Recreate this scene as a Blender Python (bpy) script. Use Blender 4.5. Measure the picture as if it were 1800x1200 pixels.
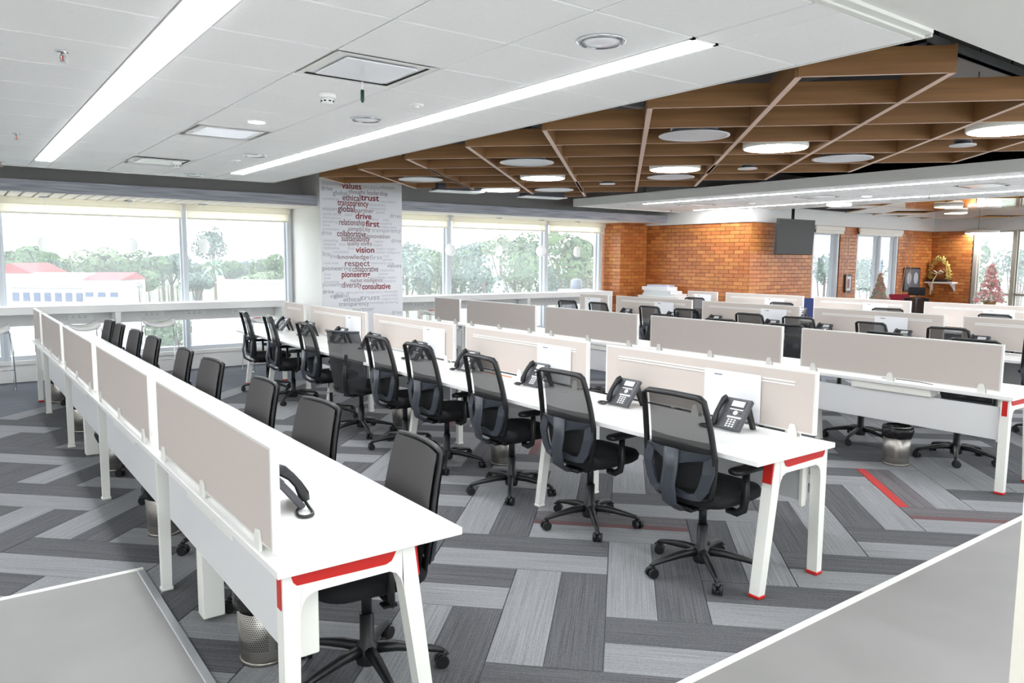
import bpy, math, random
from mathutils import Vector, Matrix
rnd = random.Random(7)
S = bpy.context.scene
for o in list(bpy.data.objects): bpy.data.objects.remove(o)
PI = math.pi

# ------------------------------------------------------------------ camera
H = 1.73
FPX = 1333.65
YAW, PITCH, ROLL = math.radians(36.679), math.radians(-6.1756), math.radians(0.3564)
fwd = Vector((math.sin(YAW)*math.cos(PITCH), math.cos(YAW)*math.cos(PITCH), math.sin(PITCH)))
r0 = Vector((math.cos(YAW), -math.sin(YAW), 0)); u0 = r0.cross(fwd)
RT = math.cos(ROLL)*r0 + math.sin(ROLL)*u0
UP = -math.sin(ROLL)*r0 + math.cos(ROLL)*u0
cd = bpy.data.cameras.new('camera'); cam = bpy.data.objects.new('camera', cd); S.collection.objects.link(cam)
cam.matrix_world = Matrix(((RT.x, UP.x, -fwd.x, 0), (RT.y, UP.y, -fwd.y, 0), (RT.z, UP.z, -fwd.z, H), (0, 0, 0, 1)))
cd.sensor_width = 36; cd.lens = FPX/1800*36; cd.clip_start = 0.05; cd.clip_end = 2000
S.camera = cam

# ------------------------------------------------------------------ world, exposure
W = bpy.data.worlds.new('sky'); S.world = W; W.use_nodes = True
bg = W.node_tree.nodes['Background']
bg.inputs[0].default_value = (0.97, 0.985, 1.0, 1); bg.inputs[1].default_value = 1.75
S.view_settings.view_transform = 'Standard'; S.view_settings.look = 'None'
S.view_settings.gamma = 1; S.view_settings.use_curve_mapping = False
S.view_settings.exposure = 1.33
STRIP_E = 10.5
DISK_E = 14.0

# ------------------------------------------------------------------ helpers
def lin(c):
    return tuple(((x/255)/12.92 if x/255 <= .04045 else ((x/255+.055)/1.055)**2.4) for x in c)
def pray(x, y):
    return ((x-900)/FPX)*RT - ((y-600)/FPX)*UP + fwd
def at(x, y, ax, v):
    d = pray(x, y); C = Vector((0, 0, H)); return C + d*((v-C[ax])/d[ax])
MATS = {}
def mat(name, col, rough=.5, metal=0, spec=.5, emit=0, var=0, scale=(8, 8, 8), bump=0, alpha=1, objvar=0, coat=0):
    m = bpy.data.materials.new(name); m.use_nodes = True; nt = m.node_tree; b = nt.nodes['Principled BSDF']
    c = lin(col) + (1,)
    b.inputs['Base Color'].default_value = c; b.inputs['Roughness'].default_value = rough
    b.inputs['Metallic'].default_value = metal; b.inputs['Specular IOR Level'].default_value = spec
    if coat: b.inputs['Coat Weight'].default_value = coat
    if emit:
        b.inputs['Emission Color'].default_value = c; b.inputs['Emission Strength'].default_value = emit
    if var or bump or objvar:
        tc = nt.nodes.new('ShaderNodeTexCoord'); mp = nt.nodes.new('ShaderNodeMapping'); mp.inputs['Scale'].default_value = scale
        nz = nt.nodes.new('ShaderNodeTexNoise'); nz.inputs['Scale'].default_value = 1; nz.inputs['Detail'].default_value = 4
        oi = nt.nodes.new('ShaderNodeObjectInfo')
        va = nt.nodes.new('ShaderNodeVectorMath'); va.operation = 'ADD'
        ml = nt.nodes.new('ShaderNodeMath'); ml.operation = 'MULTIPLY'; ml.inputs[1].default_value = 37.0
        nt.links.new(oi.outputs['Random'], ml.inputs[0])
        nt.links.new(tc.outputs['Object'], mp.inputs[0]); nt.links.new(mp.outputs[0], va.inputs[0]); nt.links.new(ml.outputs[0], va.inputs[1])
        nt.links.new(va.outputs[0], nz.inputs['Vector'])
        if var or objvar:
            hs = nt.nodes.new('ShaderNodeHueSaturation'); hs.inputs['Color'].default_value = c
            mr = nt.nodes.new('ShaderNodeMapRange'); mr.inputs[1].default_value = .25; mr.inputs[2].default_value = .75
            mr.inputs[3].default_value = 1-var; mr.inputs[4].default_value = 1+var
            nt.links.new(nz.outputs['Fac'], mr.inputs[0])
            src = mr.outputs[0]
            if objvar:
                m2 = nt.nodes.new('ShaderNodeMapRange'); m2.inputs[3].default_value = 1-objvar; m2.inputs[4].default_value = 1+objvar
                nt.links.new(oi.outputs['Random'], m2.inputs[0])
                mm = nt.nodes.new('ShaderNodeMath'); mm.operation = 'MULTIPLY'
                nt.links.new(src, mm.inputs[0]); nt.links.new(m2.outputs[0], mm.inputs[1]); src = mm.outputs[0]
            nt.links.new(src, hs.inputs['Value']); nt.links.new(hs.outputs[0], b.inputs['Base Color'])
        if bump:
            bp = nt.nodes.new('ShaderNodeBump'); bp.inputs['Strength'].default_value = bump; bp.inputs['Distance'].default_value = .01
            nt.links.new(nz.outputs['Fac'], bp.inputs['Height']); nt.links.new(bp.outputs[0], b.inputs['Normal'])
    MATS[name] = m; return m
def mesh_fabric(name, col, alpha, rough=.8):
    m = mat(name, col, rough); nt = m.node_tree; b = nt.nodes['Principled BSDF']; out = nt.nodes['Material Output']
    t = nt.nodes.new('ShaderNodeBsdfTransparent'); mx = nt.nodes.new('ShaderNodeMixShader'); mx.inputs[0].default_value = alpha
    nt.links.new(t.outputs[0], mx.inputs[1]); nt.links.new(b.outputs[0], mx.inputs[2]); nt.links.new(mx.outputs[0], out.inputs[0])
    return m
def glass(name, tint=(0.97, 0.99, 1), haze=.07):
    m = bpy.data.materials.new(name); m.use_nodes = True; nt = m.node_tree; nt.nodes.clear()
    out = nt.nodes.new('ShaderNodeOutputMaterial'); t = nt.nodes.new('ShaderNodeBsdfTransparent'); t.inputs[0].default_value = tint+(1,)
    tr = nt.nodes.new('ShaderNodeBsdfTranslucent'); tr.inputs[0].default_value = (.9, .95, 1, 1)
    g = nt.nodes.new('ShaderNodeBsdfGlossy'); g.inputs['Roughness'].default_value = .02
    m1 = nt.nodes.new('ShaderNodeMixShader'); m1.inputs[0].default_value = haze  # outdoor haze is put into the pane as a pale translucent veil
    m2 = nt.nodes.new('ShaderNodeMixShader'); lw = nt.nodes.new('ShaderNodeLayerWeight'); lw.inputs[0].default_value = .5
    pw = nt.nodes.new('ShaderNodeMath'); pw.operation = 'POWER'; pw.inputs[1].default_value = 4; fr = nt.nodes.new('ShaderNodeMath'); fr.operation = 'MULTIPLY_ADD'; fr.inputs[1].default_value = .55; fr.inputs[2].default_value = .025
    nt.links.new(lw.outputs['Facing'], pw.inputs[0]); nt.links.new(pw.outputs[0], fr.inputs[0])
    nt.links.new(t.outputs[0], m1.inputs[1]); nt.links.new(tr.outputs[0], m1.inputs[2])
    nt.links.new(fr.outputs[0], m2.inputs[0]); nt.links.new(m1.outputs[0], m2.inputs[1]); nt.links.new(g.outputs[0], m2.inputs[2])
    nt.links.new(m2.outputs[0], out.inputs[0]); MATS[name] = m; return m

class MB:
    def __init__(s): s.v = []; s.f = []; s.mi = []; s.sm = []; s.m = 0
    def add(s, vs, fs, smooth=False, M=None):
        n = len(s.v); s.v += [tuple(M @ Vector(v)) if M else tuple(v) for v in vs]
        for f in fs: s.f.append(tuple(i+n for i in f)); s.mi.append(s.m); s.sm.append(smooth)
        return s
    def box(s, a, b, M=None, ch=0):
        x0, y0, z0 = [min(p, q) for p, q in zip(a, b)]; x1, y1, z1 = [max(p, q) for p, q in zip(a, b)]
        if not ch:
            vs = [(x, y, z) for z in (z0, z1) for y in (y0, y1) for x in (x0, x1)]
            return s.add(vs, [(0, 2, 3, 1), (4, 5, 7, 6), (0, 1, 5, 4), (2, 6, 7, 3), (0, 4, 6, 2), (1, 3, 7, 5)], False, M)
        ch = min(ch, (x1-x0)/2.01, (y1-y0)/2.01, (z1-z0)/2.01)
        vs = []; idx = {}
        for ix, x in enumerate((x0, x1)):
            for iy, y in enumerate((y0, y1)):
                for iz, z in enumerate((z0, z1)):
                    sx, sy, sz = (1, -1)[ix], (1, -1)[iy], (1, -1)[iz]
                    for ax in range(3):
                        p = [x, y, z]
                        for k, sg in enumerate((sx, sy, sz)):
                            if k != ax: p[k] += sg*ch
                        idx[ix, iy, iz, ax] = len(vs); vs.append(p)
        fs = []
        I = lambda *k: idx[k]
        for e in (0, 1):
            q = [I(e, 0, 0, 0), I(e, 1, 0, 0), I(e, 1, 1, 0), I(e, 0, 1, 0)]; fs.append(q if e else q[::-1])
            q = [I(0, e, 0, 1), I(0, e, 1, 1), I(1, e, 1, 1), I(1, e, 0, 1)]; fs.append(q if e else q[::-1])
            q = [I(0, 0, e, 2), I(1, 0, e, 2), I(1, 1, e, 2), I(0, 1, e, 2)]; fs.append(q if e else q[::-1])
        for i in (0, 1):
            for j in (0, 1):
                fs.append([I(i, j, 0, 0), I(i, j, 1, 0), I(i, j, 1, 1), I(i, j, 0, 1)] if i != j else [I(i, j, 0, 1), I(i, j, 1, 1), I(i, j, 1, 0), I(i, j, 0, 0)])
                fs.append([I(i, 0, j, 0), I(i, 1, j, 0), I(i, 1, j, 2), I(i, 0, j, 2)] if i == j else [I(i, 0, j, 2), I(i, 1, j, 2), I(i, 1, j, 0), I(i, 0, j, 0)])
                fs.append([I(0, i, j, 1), I(1, i, j, 1), I(1, i, j, 2), I(0, i, j, 2)] if i != j else [I(0, i, j, 2), I(1, i, j, 2), I(1, i, j, 1), I(0, i, j, 1)])
                for k in (0, 1):
                    t = [I(i, j, k, 0), I(i, j, k, 1), I(i, j, k, 2)]; fs.append(t if (i+j+k) % 2 else t[::-1])
        return s.add(vs, fs, False, M)
    def lathe(s, prof, n=16, M=None, smooth=True, wob=None):
        vs = []; fs = []
        for k, (r, z) in enumerate(prof):
            for i in range(n):
                a = 2*PI*i/n; rr = r*(1+(wob(k, a) if wob else 0)); vs.append((rr*math.cos(a), rr*math.sin(a), z))
        for k in range(len(prof)-1):
            for i in range(n): j = (i+1) % n; fs.append((k*n+i, k*n+j, k*n+n+j, k*n+n+i))
        s.add(vs, fs, smooth, M)
        n0 = len(s.v)-len(vs)
        for k, rev in ((0, True), (len(prof)-1, False)):
            if prof[k][0] > 1e-4:
                q = [n0+k*n+i for i in range(n)]; s.f.append(tuple(q[::-1] if rev else q)); s.mi.append(s.m); s.sm.append(False)
        return s
    def cyl(s, p, q, r, n=12, r2=None, smooth=True):
        p = Vector(p); q = Vector(q); d = q-p; M = Matrix.Translation(p) @ d.to_track_quat('Z', 'Y').to_matrix().to_4x4()
        return s.lathe([(r, 0), (r2 if r2 is not None else r, d.length)], n, M, smooth)
    def tube(s, pts, r, n=8, closed=False, ry=None, up=(0, 0, 1), smooth=True):
        pts = [Vector(p) for p in pts]; N = len(pts); vs = []; fs = []
        for i, p in enumerate(pts):
            a = pts[(i-1) % N] if (closed or i > 0) else p; b = pts[(i+1) % N] if (closed or i < N-1) else p
            t = (b-a).normalized(); u = Vector(up); x = t.cross(u)
            if x.length < 1e-3: x = t.cross(Vector((1, 0, 0)))
            x.normalize(); y = x.cross(t)
            rr = r[i] if isinstance(r, (list, tuple)) else r; r2 = (ry[i] if isinstance(ry, (list, tuple)) else ry) if ry else rr
            for k in range(n):
                an = 2*PI*(k+.5)/n; vs.append(p + x*(rr*math.cos(an)) + y*(r2*math.sin(an)))
        for i in range(N if closed else N-1):
            j = (i+1) % N
            for k in range(n): l = (k+1) % n; fs.append((i*n+k, i*n+l, j*n+l, j*n+k))
        if not closed: fs.append(tuple(range(n))[::-1]); fs.append(tuple((N-1)*n+k for k in range(n)))
        return s.add(vs, fs, smooth)
    def prism(s, poly, o, ux, uy, d):
        o = Vector(o); ux = Vector(ux); uy = Vector(uy); d = Vector(d); n = len(poly)
        vs = [o+ux*a+uy*b for a, b in poly] + [o+ux*a+uy*b+d for a, b in poly]
        return s.add(vs, [tuple(range(n))[::-1], tuple(range(n, 2*n))] + [(i, (i+1) % n, n+(i+1) % n, n+i) for i in range(n)])
    def mesh(s, name, mats):
        me = bpy.data.meshes.new(name); me.from_pydata(s.v, [], s.f)
        for m in (mats if isinstance(mats, (list, tuple)) else [mats]): me.materials.append(m)
        me.polygons.foreach_set('material_index', s.mi); me.polygons.foreach_set('use_smooth', s.sm); me.update(); return me
    def build(s, name, mats, parent=None, loc=None):
        return place(name, s.mesh(name, mats), parent, loc)
def place(name, me, parent=None, loc=None, rz=0):
    o = bpy.data.objects.new(name, me); S.collection.objects.link(o)
    if parent: o.parent = parent
    if loc is not None: o.location = loc
    if rz: o.rotation_euler.z = rz
    return o
def tag(o, label=None, cat=None, group=None, kind=None):
    if label: o['label'] = label
    if cat: o['category'] = cat
    if group: o['group'] = group
    if kind: o['kind'] = kind
    return o
def empty(name, loc, rz=0, label=None, cat=None, group=None):
    o = bpy.data.objects.new(name, None); S.collection.objects.link(o); o.location = loc; o.rotation_euler.z = rz
    o.empty_display_size = .05
    return tag(o, label, cat, group)
def kids(o): return [c for c in S.collection.objects if c.parent == o]
def copy_tree(o, tree, parent=None):
    c = o.copy(); S.collection.objects.link(c)
    if parent: c.parent = parent
    for ch in tree.get(o.name, []): copy_tree(ch, tree, c)
    return c
def tree_of(root):
    t = {}
    for o in S.collection.objects:
        if o.parent: t.setdefault(o.parent.name, []).append(o)
    return t
def struct(o, label=None): o['kind'] = 'structure'; (label and o.__setitem__('label', label)); return o
ORD = ['first', 'second', 'third', 'fourth', 'fifth', 'sixth', 'seventh', 'eighth', 'ninth']

# ------------------------------------------------------------------ materials
white = mat('white_laminate', (243, 243, 241), .35)
wmetal = mat('white_powder_coat', (240, 240, 234), .4)
wpaint = mat('white_paint', (236, 235, 232), .6, var=.02, scale=(3, 3, 3))
tilem = mat('ceiling_tile', (247, 247, 246), .85, var=.02, scale=(60, 60, 60), objvar=.012)
gyps = mat('gypsum', (230, 230, 226), .8, var=.015, scale=(4, 4, 4))
trimw = mat('white_trim', (235, 236, 230), .35)
darkv = mat('dark_void', (38, 39, 41), .8, var=.2, scale=(2, 2, 2))
dgrey = mat('dark_grey_bulkhead', (180, 178, 176), .8, var=.05, scale=(3, 3, 3))
strip_m = mat('led_panel', (250, 252, 255), .5, emit=STRIP_E)
thin_m = mat('led_line', (250, 252, 255), .5, emit=42)
disk_m = mat('led_disc', (250, 252, 255), .5, emit=DISK_E)
warm_m = mat('warm_led', (255, 236, 200), .5, emit=6)
alu = mat('aluminium', (205, 208, 212), .35, metal=.7)
silver = mat('silver', (226, 228, 232), .4, metal=.2)
chrome = mat('chrome', (220, 222, 225), .12, metal=1)
steel = mat('brushed_steel', (170, 165, 158), .3, metal=.9, var=.1, scale=(40, 40, 1))
blackp = mat('black_plastic', (24, 25, 27), .42)
greyp = mat('slate_plastic', (62, 66, 74), .38)
blackf = mat('black_fabric', (20, 21, 25), .9, var=.2, scale=(200, 200, 200))
greyf = mat('charcoal_fabric', (60, 59, 60), .85, var=.06, scale=(150, 150, 150))
meshm = mesh_fabric('mesh_net', (30, 31, 34), .80)
meshd = mesh_fabric('mesh_net_dense', (22, 23, 26), .93)
meshf = mesh_fabric('mesh_net_tall', (42, 43, 46), .86)
fabric = mat('beige_fabric', (207, 197, 190), .9, var=.03, scale=(180, 180, 180), bump=.05)
divfr = mat('divider_frame', (232, 230, 226), .4)
board = mat('whiteboard', (247, 248, 251), .2)
red = mat('red_enamel', (196, 32, 28), .4)
phonem = mat('phone_grey', (78, 79, 84), .45)
phoned = mat('phone_dark', (36, 37, 40), .35)
lcd = mat('phone_screen', (214, 218, 218), .25)
keym = mat('phone_keys', (228, 229, 228), .5)
bagm = mat('black_bag', (18, 18, 20), .25, bump=.6, scale=(40, 40, 40))
stone = mat('stone_vinyl', (140, 139, 137), .5, var=.09, scale=(2.2, 2.2, 2.2), bump=.02)
slatm = mat('soffit_slat', (226, 218, 208), .5)
wood = mat('timber', (142, 102, 62), .5, var=.22, scale=(1.2, 30, 30))
woodedge = mat('timber_edge', (224, 196, 178), .5)
glossw = mat('gloss_timber', (196, 142, 80), .08, var=.15, scale=(.6, 1.5, 1), coat=.6)
blindm = mat('roller_blind', (246, 242, 234), .8)
def translucent(name, col, k):
    m = mat(name, col, .8); nt = m.node_tree; b = nt.nodes['Principled BSDF']; out = nt.nodes['Material Output']
    t = nt.nodes.new('ShaderNodeBsdfTranslucent'); t.inputs[0].default_value = lin(col)+(1,); mx = nt.nodes.new('ShaderNodeMixShader'); mx.inputs[0].default_value = k
    nt.links.new(b.outputs[0], mx.inputs[1]); nt.links.new(t.outputs[0], mx.inputs[2]); nt.links.new(mx.outputs[0], out.inputs[0]); return m
clothm = translucent('blind_cloth', (252, 248, 238), .75)
opal = translucent('opal_shade', (250, 250, 250), .6)
framew = mat('window_frame', (214, 220, 226), .35)
frameg = mat('window_frame_grey', (168, 164, 152), .4)
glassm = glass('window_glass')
brickm = [mat('brick_%s' % k, c, .38, var=.12, scale=(14, 14, 14), objvar=.12) for k, c in (('orange', (198, 128, 66)), ('red', (190, 115, 60)), ('brown', (178, 104, 52)))]
mortar = mat('mortar', (92, 52, 36), .8)
tvm = mat('screen_glass', (26, 24, 22), .35, spec=.25)
paper = mat('paper', (238, 240, 242), .7)
mural = mat('mural_print', (243, 244, 247), .5)
txt = {k: mat('print_'+k, c, .6) for k, c in (('red', (140, 30, 40)), ('maroon', (118, 50, 60)), ('mauve', (138, 104, 112)), ('grey', (150, 150, 156)), ('pale', (184, 185, 192)), ('faint', (198, 199, 205)))}

def soffit_face():
    m = mat('wave_panel', (126, 130, 142), .7); nt = m.node_tree; b = nt.nodes['Principled BSDF']
    tc = nt.nodes.new('ShaderNodeTexCoord'); mp = nt.nodes.new('ShaderNodeMapping'); mp.inputs['Scale'].default_value = (1.3, 1.3, 30)
    nz = nt.nodes.new('ShaderNodeTexNoise'); nz.inputs['Scale'].default_value = 1.5; nz.inputs['Detail'].default_value = 1
    cr = nt.nodes.new('ShaderNodeValToRGB'); cr.color_ramp.elements[0].position = .35; cr.color_ramp.elements[1].position = .65
    cr.color_ramp.elements[0].color = lin((150, 153, 162))+(1,); cr.color_ramp.elements[1].color = lin((186, 188, 195))+(1,)
    nt.links.new(tc.outputs['Object'], mp.inputs[0]); nt.links.new(mp.outputs[0], nz.inputs['Vector']); nt.links.new(nz.outputs['Fac'], cr.inputs[0])
    nt.links.new(cr.outputs[0], b.inputs['Base Color']); return m
wavem = soffit_face()
def carpet(name, lo, hi, stripe=None):
    m = mat(name, lo, .95, spec=.1); nt = m.node_tree; b = nt.nodes['Principled BSDF']
    N = nt.nodes.new; L = nt.links.new
    tc = N('ShaderNodeTexCoord'); oi = N('ShaderNodeObjectInfo'); ml = N('ShaderNodeMath'); ml.operation = 'MULTIPLY'; ml.inputs[1].default_value = 91
    mp = N('ShaderNodeMapping'); mp.inputs['Scale'].default_value = (2.0, 170, 1)
    va = N('ShaderNodeVectorMath'); nz = N('ShaderNodeTexNoise'); nz.inputs['Scale'].default_value = 1; nz.inputs['Detail'].default_value = 3
    n2 = N('ShaderNodeTexNoise'); n2.inputs['Scale'].default_value = 260; n2.inputs['Detail'].default_value = 2
    L(tc.outputs['Object'], mp.inputs[0]); L(oi.outputs['Random'], ml.inputs[0]); L(mp.outputs[0], va.inputs[0]); L(ml.outputs[0], va.inputs[1])
    L(va.outputs[0], nz.inputs['Vector']); L(tc.outputs['Object'], n2.inputs['Vector'])
    ad = N('ShaderNodeMix'); ad.data_type = 'FLOAT'; ad.inputs[0].default_value = .5
    L(nz.outputs['Fac'], ad.inputs[2]); L(n2.outputs['Fac'], ad.inputs[3])
    cr = N('ShaderNodeValToRGB'); cr.color_ramp.elements[0].position = .36; cr.color_ramp.elements[1].position = .64
    cr.color_ramp.elements[0].color = lin(lo)+(1,); cr.color_ramp.elements[1].color = lin(hi)+(1,)
    L(ad.outputs[0], cr.inputs[0]); src = cr.outputs[0]
    if stripe:
        sp = N('ShaderNodeSeparateXYZ'); L(tc.outputs['Object'], sp.inputs[0]); gt = N('ShaderNodeMath'); gt.operation = 'GREATER_THAN'; gt.inputs[1].default_value = .055
        L(sp.outputs['Y'], gt.inputs[0]); mx = N('ShaderNodeMix'); mx.data_type = 'RGBA'; mx.inputs[7].default_value = lin(stripe)+(1,)
        m3 = N('ShaderNodeMath'); m3.operation = 'MULTIPLY'; m3.inputs[1].default_value = .85; L(gt.outputs[0], m3.inputs[0])
        L(m3.outputs[0], mx.inputs[0]); L(src, mx.inputs[6]); src = mx.outputs[2]
    L(src, b.inputs['Base Color']); return m
cdark = carpet('carpet_dark', (72, 73, 76), (112, 112, 115))
clight = carpet('carpet_light', (118, 119, 121), (156, 157, 160))
cred = carpet('carpet_dark_red', (78, 76, 79), (128, 124, 126), (190, 60, 56))
cfaint = carpet('carpet_dark_faint_red', (78, 77, 80), (126, 123, 125), (112, 82, 83))
cplain = carpet('carpet_plain', (92, 95, 102), (124, 128, 136))
def perforated():
    m = mat('perforated_steel', (176, 172, 166), .3, metal=.85); nt = m.node_tree; b = nt.nodes['Principled BSDF']; N = nt.nodes.new; L = nt.links.new
    def mth(op, a, c=None, d=None):
        n = N('ShaderNodeMath'); n.operation = op
        for i, v in enumerate((a, c, d)):
            if v is None: continue
            if isinstance(v, (int, float)): n.inputs[i].default_value = v
            else: L(v, n.inputs[i])
        return n.outputs[0]
    tc = N('ShaderNodeTexCoord'); sp = N('ShaderNodeSeparateXYZ'); L(tc.outputs['Object'], sp.inputs[0])
    ang = mth('ARCTAN2', sp.outputs['Y'], sp.outputs['X'])
    v = mth('MULTIPLY', sp.outputs['Z'], 1/.0095); row = mth('FLOOR', v)
    u = mth('ADD', mth('MULTIPLY', ang, 72/(2*PI)), mth('MULTIPLY', row, .5))
    du = mth('SUBTRACT', mth('FRACT', mth('ADD', u, 100)), .5); dv = mth('SUBTRACT', mth('FRACT', v), .5)
    d2 = mth('ADD', mth('MULTIPLY', du, du), mth('MULTIPLY', dv, dv))
    hole = mth('LESS_THAN', d2, .085)
    band = mth('GREATER_THAN', mth('FRACT', mth('ADD', mth('MULTIPLY', ang, 4/(2*PI)), 10.1)), .18)
    zz = mth('MULTIPLY', mth('GREATER_THAN', sp.outputs['Z'], .065), mth('LESS_THAN', sp.outputs['Z'], .25))
    k = mth('MULTIPLY', hole, mth('MULTIPLY', band, zz))
    mx = N('ShaderNodeMix'); mx.data_type = 'RGBA'; mx.inputs[6].default_value = lin((176, 172, 166))+(1,); mx.inputs[7].default_value = (.01, .01, .01, 1)
    L(k, mx.inputs[0]); L(mx.outputs[2], b.inputs['Base Color']); L(mth('SUBTRACT', .85, mth('MULTIPLY', k, .85)), b.inputs['Metallic']); return m
perf = perforated()

# ------------------------------------------------------------------ floor
fl = MB(); fl.box((-4, 1.0, -.12), (21, 12.62, 0)); floor = struct(fl.build('floor', cplain), 'grey plank carpet floor with plain border by the windows')
U = .3558; K2 = U/math.sqrt(2)
C0 = -3.84; S0 = 7.86 - 22*.3545; SU = .3545
def pmesh(m):
    b = MB(); b.box((-.4985, -.1235, 0), (.4985, .1235, .006)); return b.mesh('carpet_plank', m)
PM = {k: pmesh(m) for k, m in (('d', cdark), ('l', clight), ('r', cred), ('f', cfaint))}
cells = []
for p in range(-14, 18):
    for q in range(-8, 22):
        k = (p+q) % 4
        if k == 3:      # pair of planks running in s: columns 2p-1, 2p ; s index 2q..2q+4
            for j, col in enumerate((2*p+1-2+0, 2*p+2-2+0)):
                c = C0+(col+.5+2)*U; s = S0+(2*q+2)*SU
                cells.append(('A', c, s, col+2))
        if k == 1:      # pair running in c: rows 2q, 2q+1 ; columns p, p+1
            for row in (2*q, 2*q+1):
                c = C0+(2*p+1-2+2+2)*U; s = S0+(row+.5)*SU
                cells.append(('B', c, s, row))
redset = {('A', 2): 1}
out = []
for t, c, s, idx in cells:
    x = (s-c)/2; y = (s+c)/2
    if y < 1.55 or y > 10.0 or x < -2.6 or x > 12.4: continue
    if x < .4 and y < 4.0: continue
    if x > 9.6 and y > 9.0: continue
    h = rnd.random()
    if t == 'A': dark = (idx % 2 == 0) if idx <= 8 else (idx % 2 == 1)
    else: dark = idx % 2 == 1
    if idx == 0 and t == 'A': dark = False
    if h < .10 and not (1 < x < 6.5 and y < 5.2): dark = not dark
    kind = 'd' if dark else 'l'
    if t == 'A' and idx == 2 and 7.7 < s < 9.4: kind = 'r'
    elif dark and h > .93 and x > 2.2: kind = 'f'
    v = Vector((x, y, 0))-Vector((0, 0, H)); dep = v.dot(fwd)
    px = 900+FPX*v.dot(RT)/max(dep, .1); vis = dep > .5 and -250 < px < 2050
    out.append((0 if vis else 1, dep, t, x, y, kind))
out.sort(key=lambda a: (a[0], a[1]))
rest = MB(); 
for n, (nv, dep, t, x, y, kind) in enumerate(out):
    rz = PI/4 if t == 'A' else 3*PI/4
    # direction of s is (1,1)/sqrt2, direction of c is (-1,1)/sqrt2
    if n < 295:
        place('carpet_plank', PM[kind], floor, (x, y, .0005), rz)
    else:
        rest.m = 'dlrf'.index(kind); rest.box((-.4985, -.1235, 0), (.4985, .1235, .006), Matrix.Translation((x, y, .0005)) @ Matrix.Rotation(rz, 4, 'Z'))
if rest.v: tag(rest.build('carpet_planks', [cdark, clight, cred, cfaint], floor), kind='stuff')
# stone floor on this side of the carpet, with a white edge strip
sf = MB(); sf.prism([(.77, 1.93), (.77, 4.46), (-4, 4.46), (-4, -1.5), (21, -1.5), (21, 1.93)][::-1], (0, 0, .0072), (1, 0, 0), (0, 1, 0), (0, 0, .009))
struct(sf.build('floor.001', stone), 'pale grey stone-look floor in the foreground')
t1 = MB(); t1.box((.745, 1.905, .0075), (21, 1.945, .020), ch=.004); struct(t1.build('trim_1', trimw), 'white edge strip between carpet and stone floor')
t1 = MB(); t1.box((.745, 1.945, .0075), (.785, 4.44, .020), ch=.004); struct(t1.build('trim_2', alu), 'metal edge strip beside the left desk row')
t1 = MB(); t1.box((-4, 4.44, .0075), (.785, 4.475, .020), ch=.004); struct(t1.build('trim_3', trimw), 'white edge strip across the left aisle')

# ------------------------------------------------------------------ ceilings
CZ = 2.74
cb = MB(); cb.box((-4, 1.78, CZ+.012), (3.62, 10.3, CZ+.10)); ceil = struct(cb.build('ceiling', tilem), 'white suspended ceiling of square tiles with light strips')
for x0, x1 in ((-.985, -.385), (-.385, .215), (.215, .815), (1.0, 1.597), (1.597, 2.2), (2.2, 2.81), (2.99, 3.62)):
    me_cache = {}
    k = -3
    while True:
        y0 = 3.59+.6*k; y1 = y0+.6; k += 1
        if y1 > 10.31: break
        if y0 < 1.78: y0 = 1.78
        if x1 < .3 and y1 < 3: continue
        dif = x0 > 1.59 and x0 < 1.6 and (abs(y0-3.59) < .1 or abs(y0-6.19-0*.4) < .15 or abs(y0-8.59-0) < .2)
        if dif: continue
        w = x1-x0-.010; d = y1-y0-.010
        key = (round(w, 3), round(d, 3))
        if key not in me_cache:
            b = MB(); b.box((-w/2, -d/2, 0), (w/2, d/2, .012), ch=.004); me_cache[key] = b.mesh('tile', tilem)
        place('tile', me_cache[key], ceil, ((x0+x1)/2, (y0+y1)/2, CZ))
# shadow-line grid between tiles is the recessed backing; light strips in slots
def light_strip(x0, x1, y0, y1, label, z=CZ, body=wmetal, em=None):
    r = empty('light_strip', ((x0+x1)/2, (y0+y1)/2, z), 0, label, 'light strip', 'recessed linear ceiling lights')
    w = (x1-x0)/2; d = (y1-y0)/2
    b = MB(); b.box((-w, -d, -.002), (-w+.02, d, .011)); b.box((w-.02, -d, -.002), (w, d, .011)); b.box((-w, -d, -.002), (w, -d+.02, .011)); b.box((-w, d-.02, -.002), (w, d, .011))
    b.build('housing', body, r)
    b = MB(); b.box((-w+.02, -d+.02, -.007), (w-.02, d-.02, .008)); b.build('diffuser', em or strip_m, r)
for xx, nm in ((-2.2, 'left'), (1.0, 'middle'), (4.2, 'right'), (7.4, 'far right')): light_strip(xx, xx+.2, -1.2, 1.5, 'linear light in the plaster ceiling behind the viewpoint, %s one' % nm, CZ+.0075)  # unseen strips, added as fill light from behind the camera
light_strip(-2.4, -2.2, 2.5, 9.5, 'linear ceiling light over the left aisle outside the frame')  # another unseen strip, added to fill light from the left
light_strip(.815, 1.0, 1.8, 9.55, 'wide linear ceiling light above the left desk row')
b = MB(); b.box((.82, 9.56, CZ), (.995, 10.29, CZ+.012)); b.build('trim_plate', tilem, ceil)
light_strip(2.81, 2.99, 2.40, 9.5, 'long linear ceiling light along the timber grid side')
b = MB(); b.box((2.815, 9.51, CZ), (2.985, 10.29, CZ+.012)); b.box((2.815, 1.78, CZ), (2.985, 2.38, CZ+.012)); b.build('trim_plate', tilem, ceil)
e = MB(); e.box((3.62, 1.72, CZ-.002), (3.635, 10.3, CZ+.11)); e.box((-4, 10.3, CZ-.002), (3.635, 10.315, CZ+.11)); struct(e.build('trim_4', gyps), 'edge of the tiled ceiling')
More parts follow.
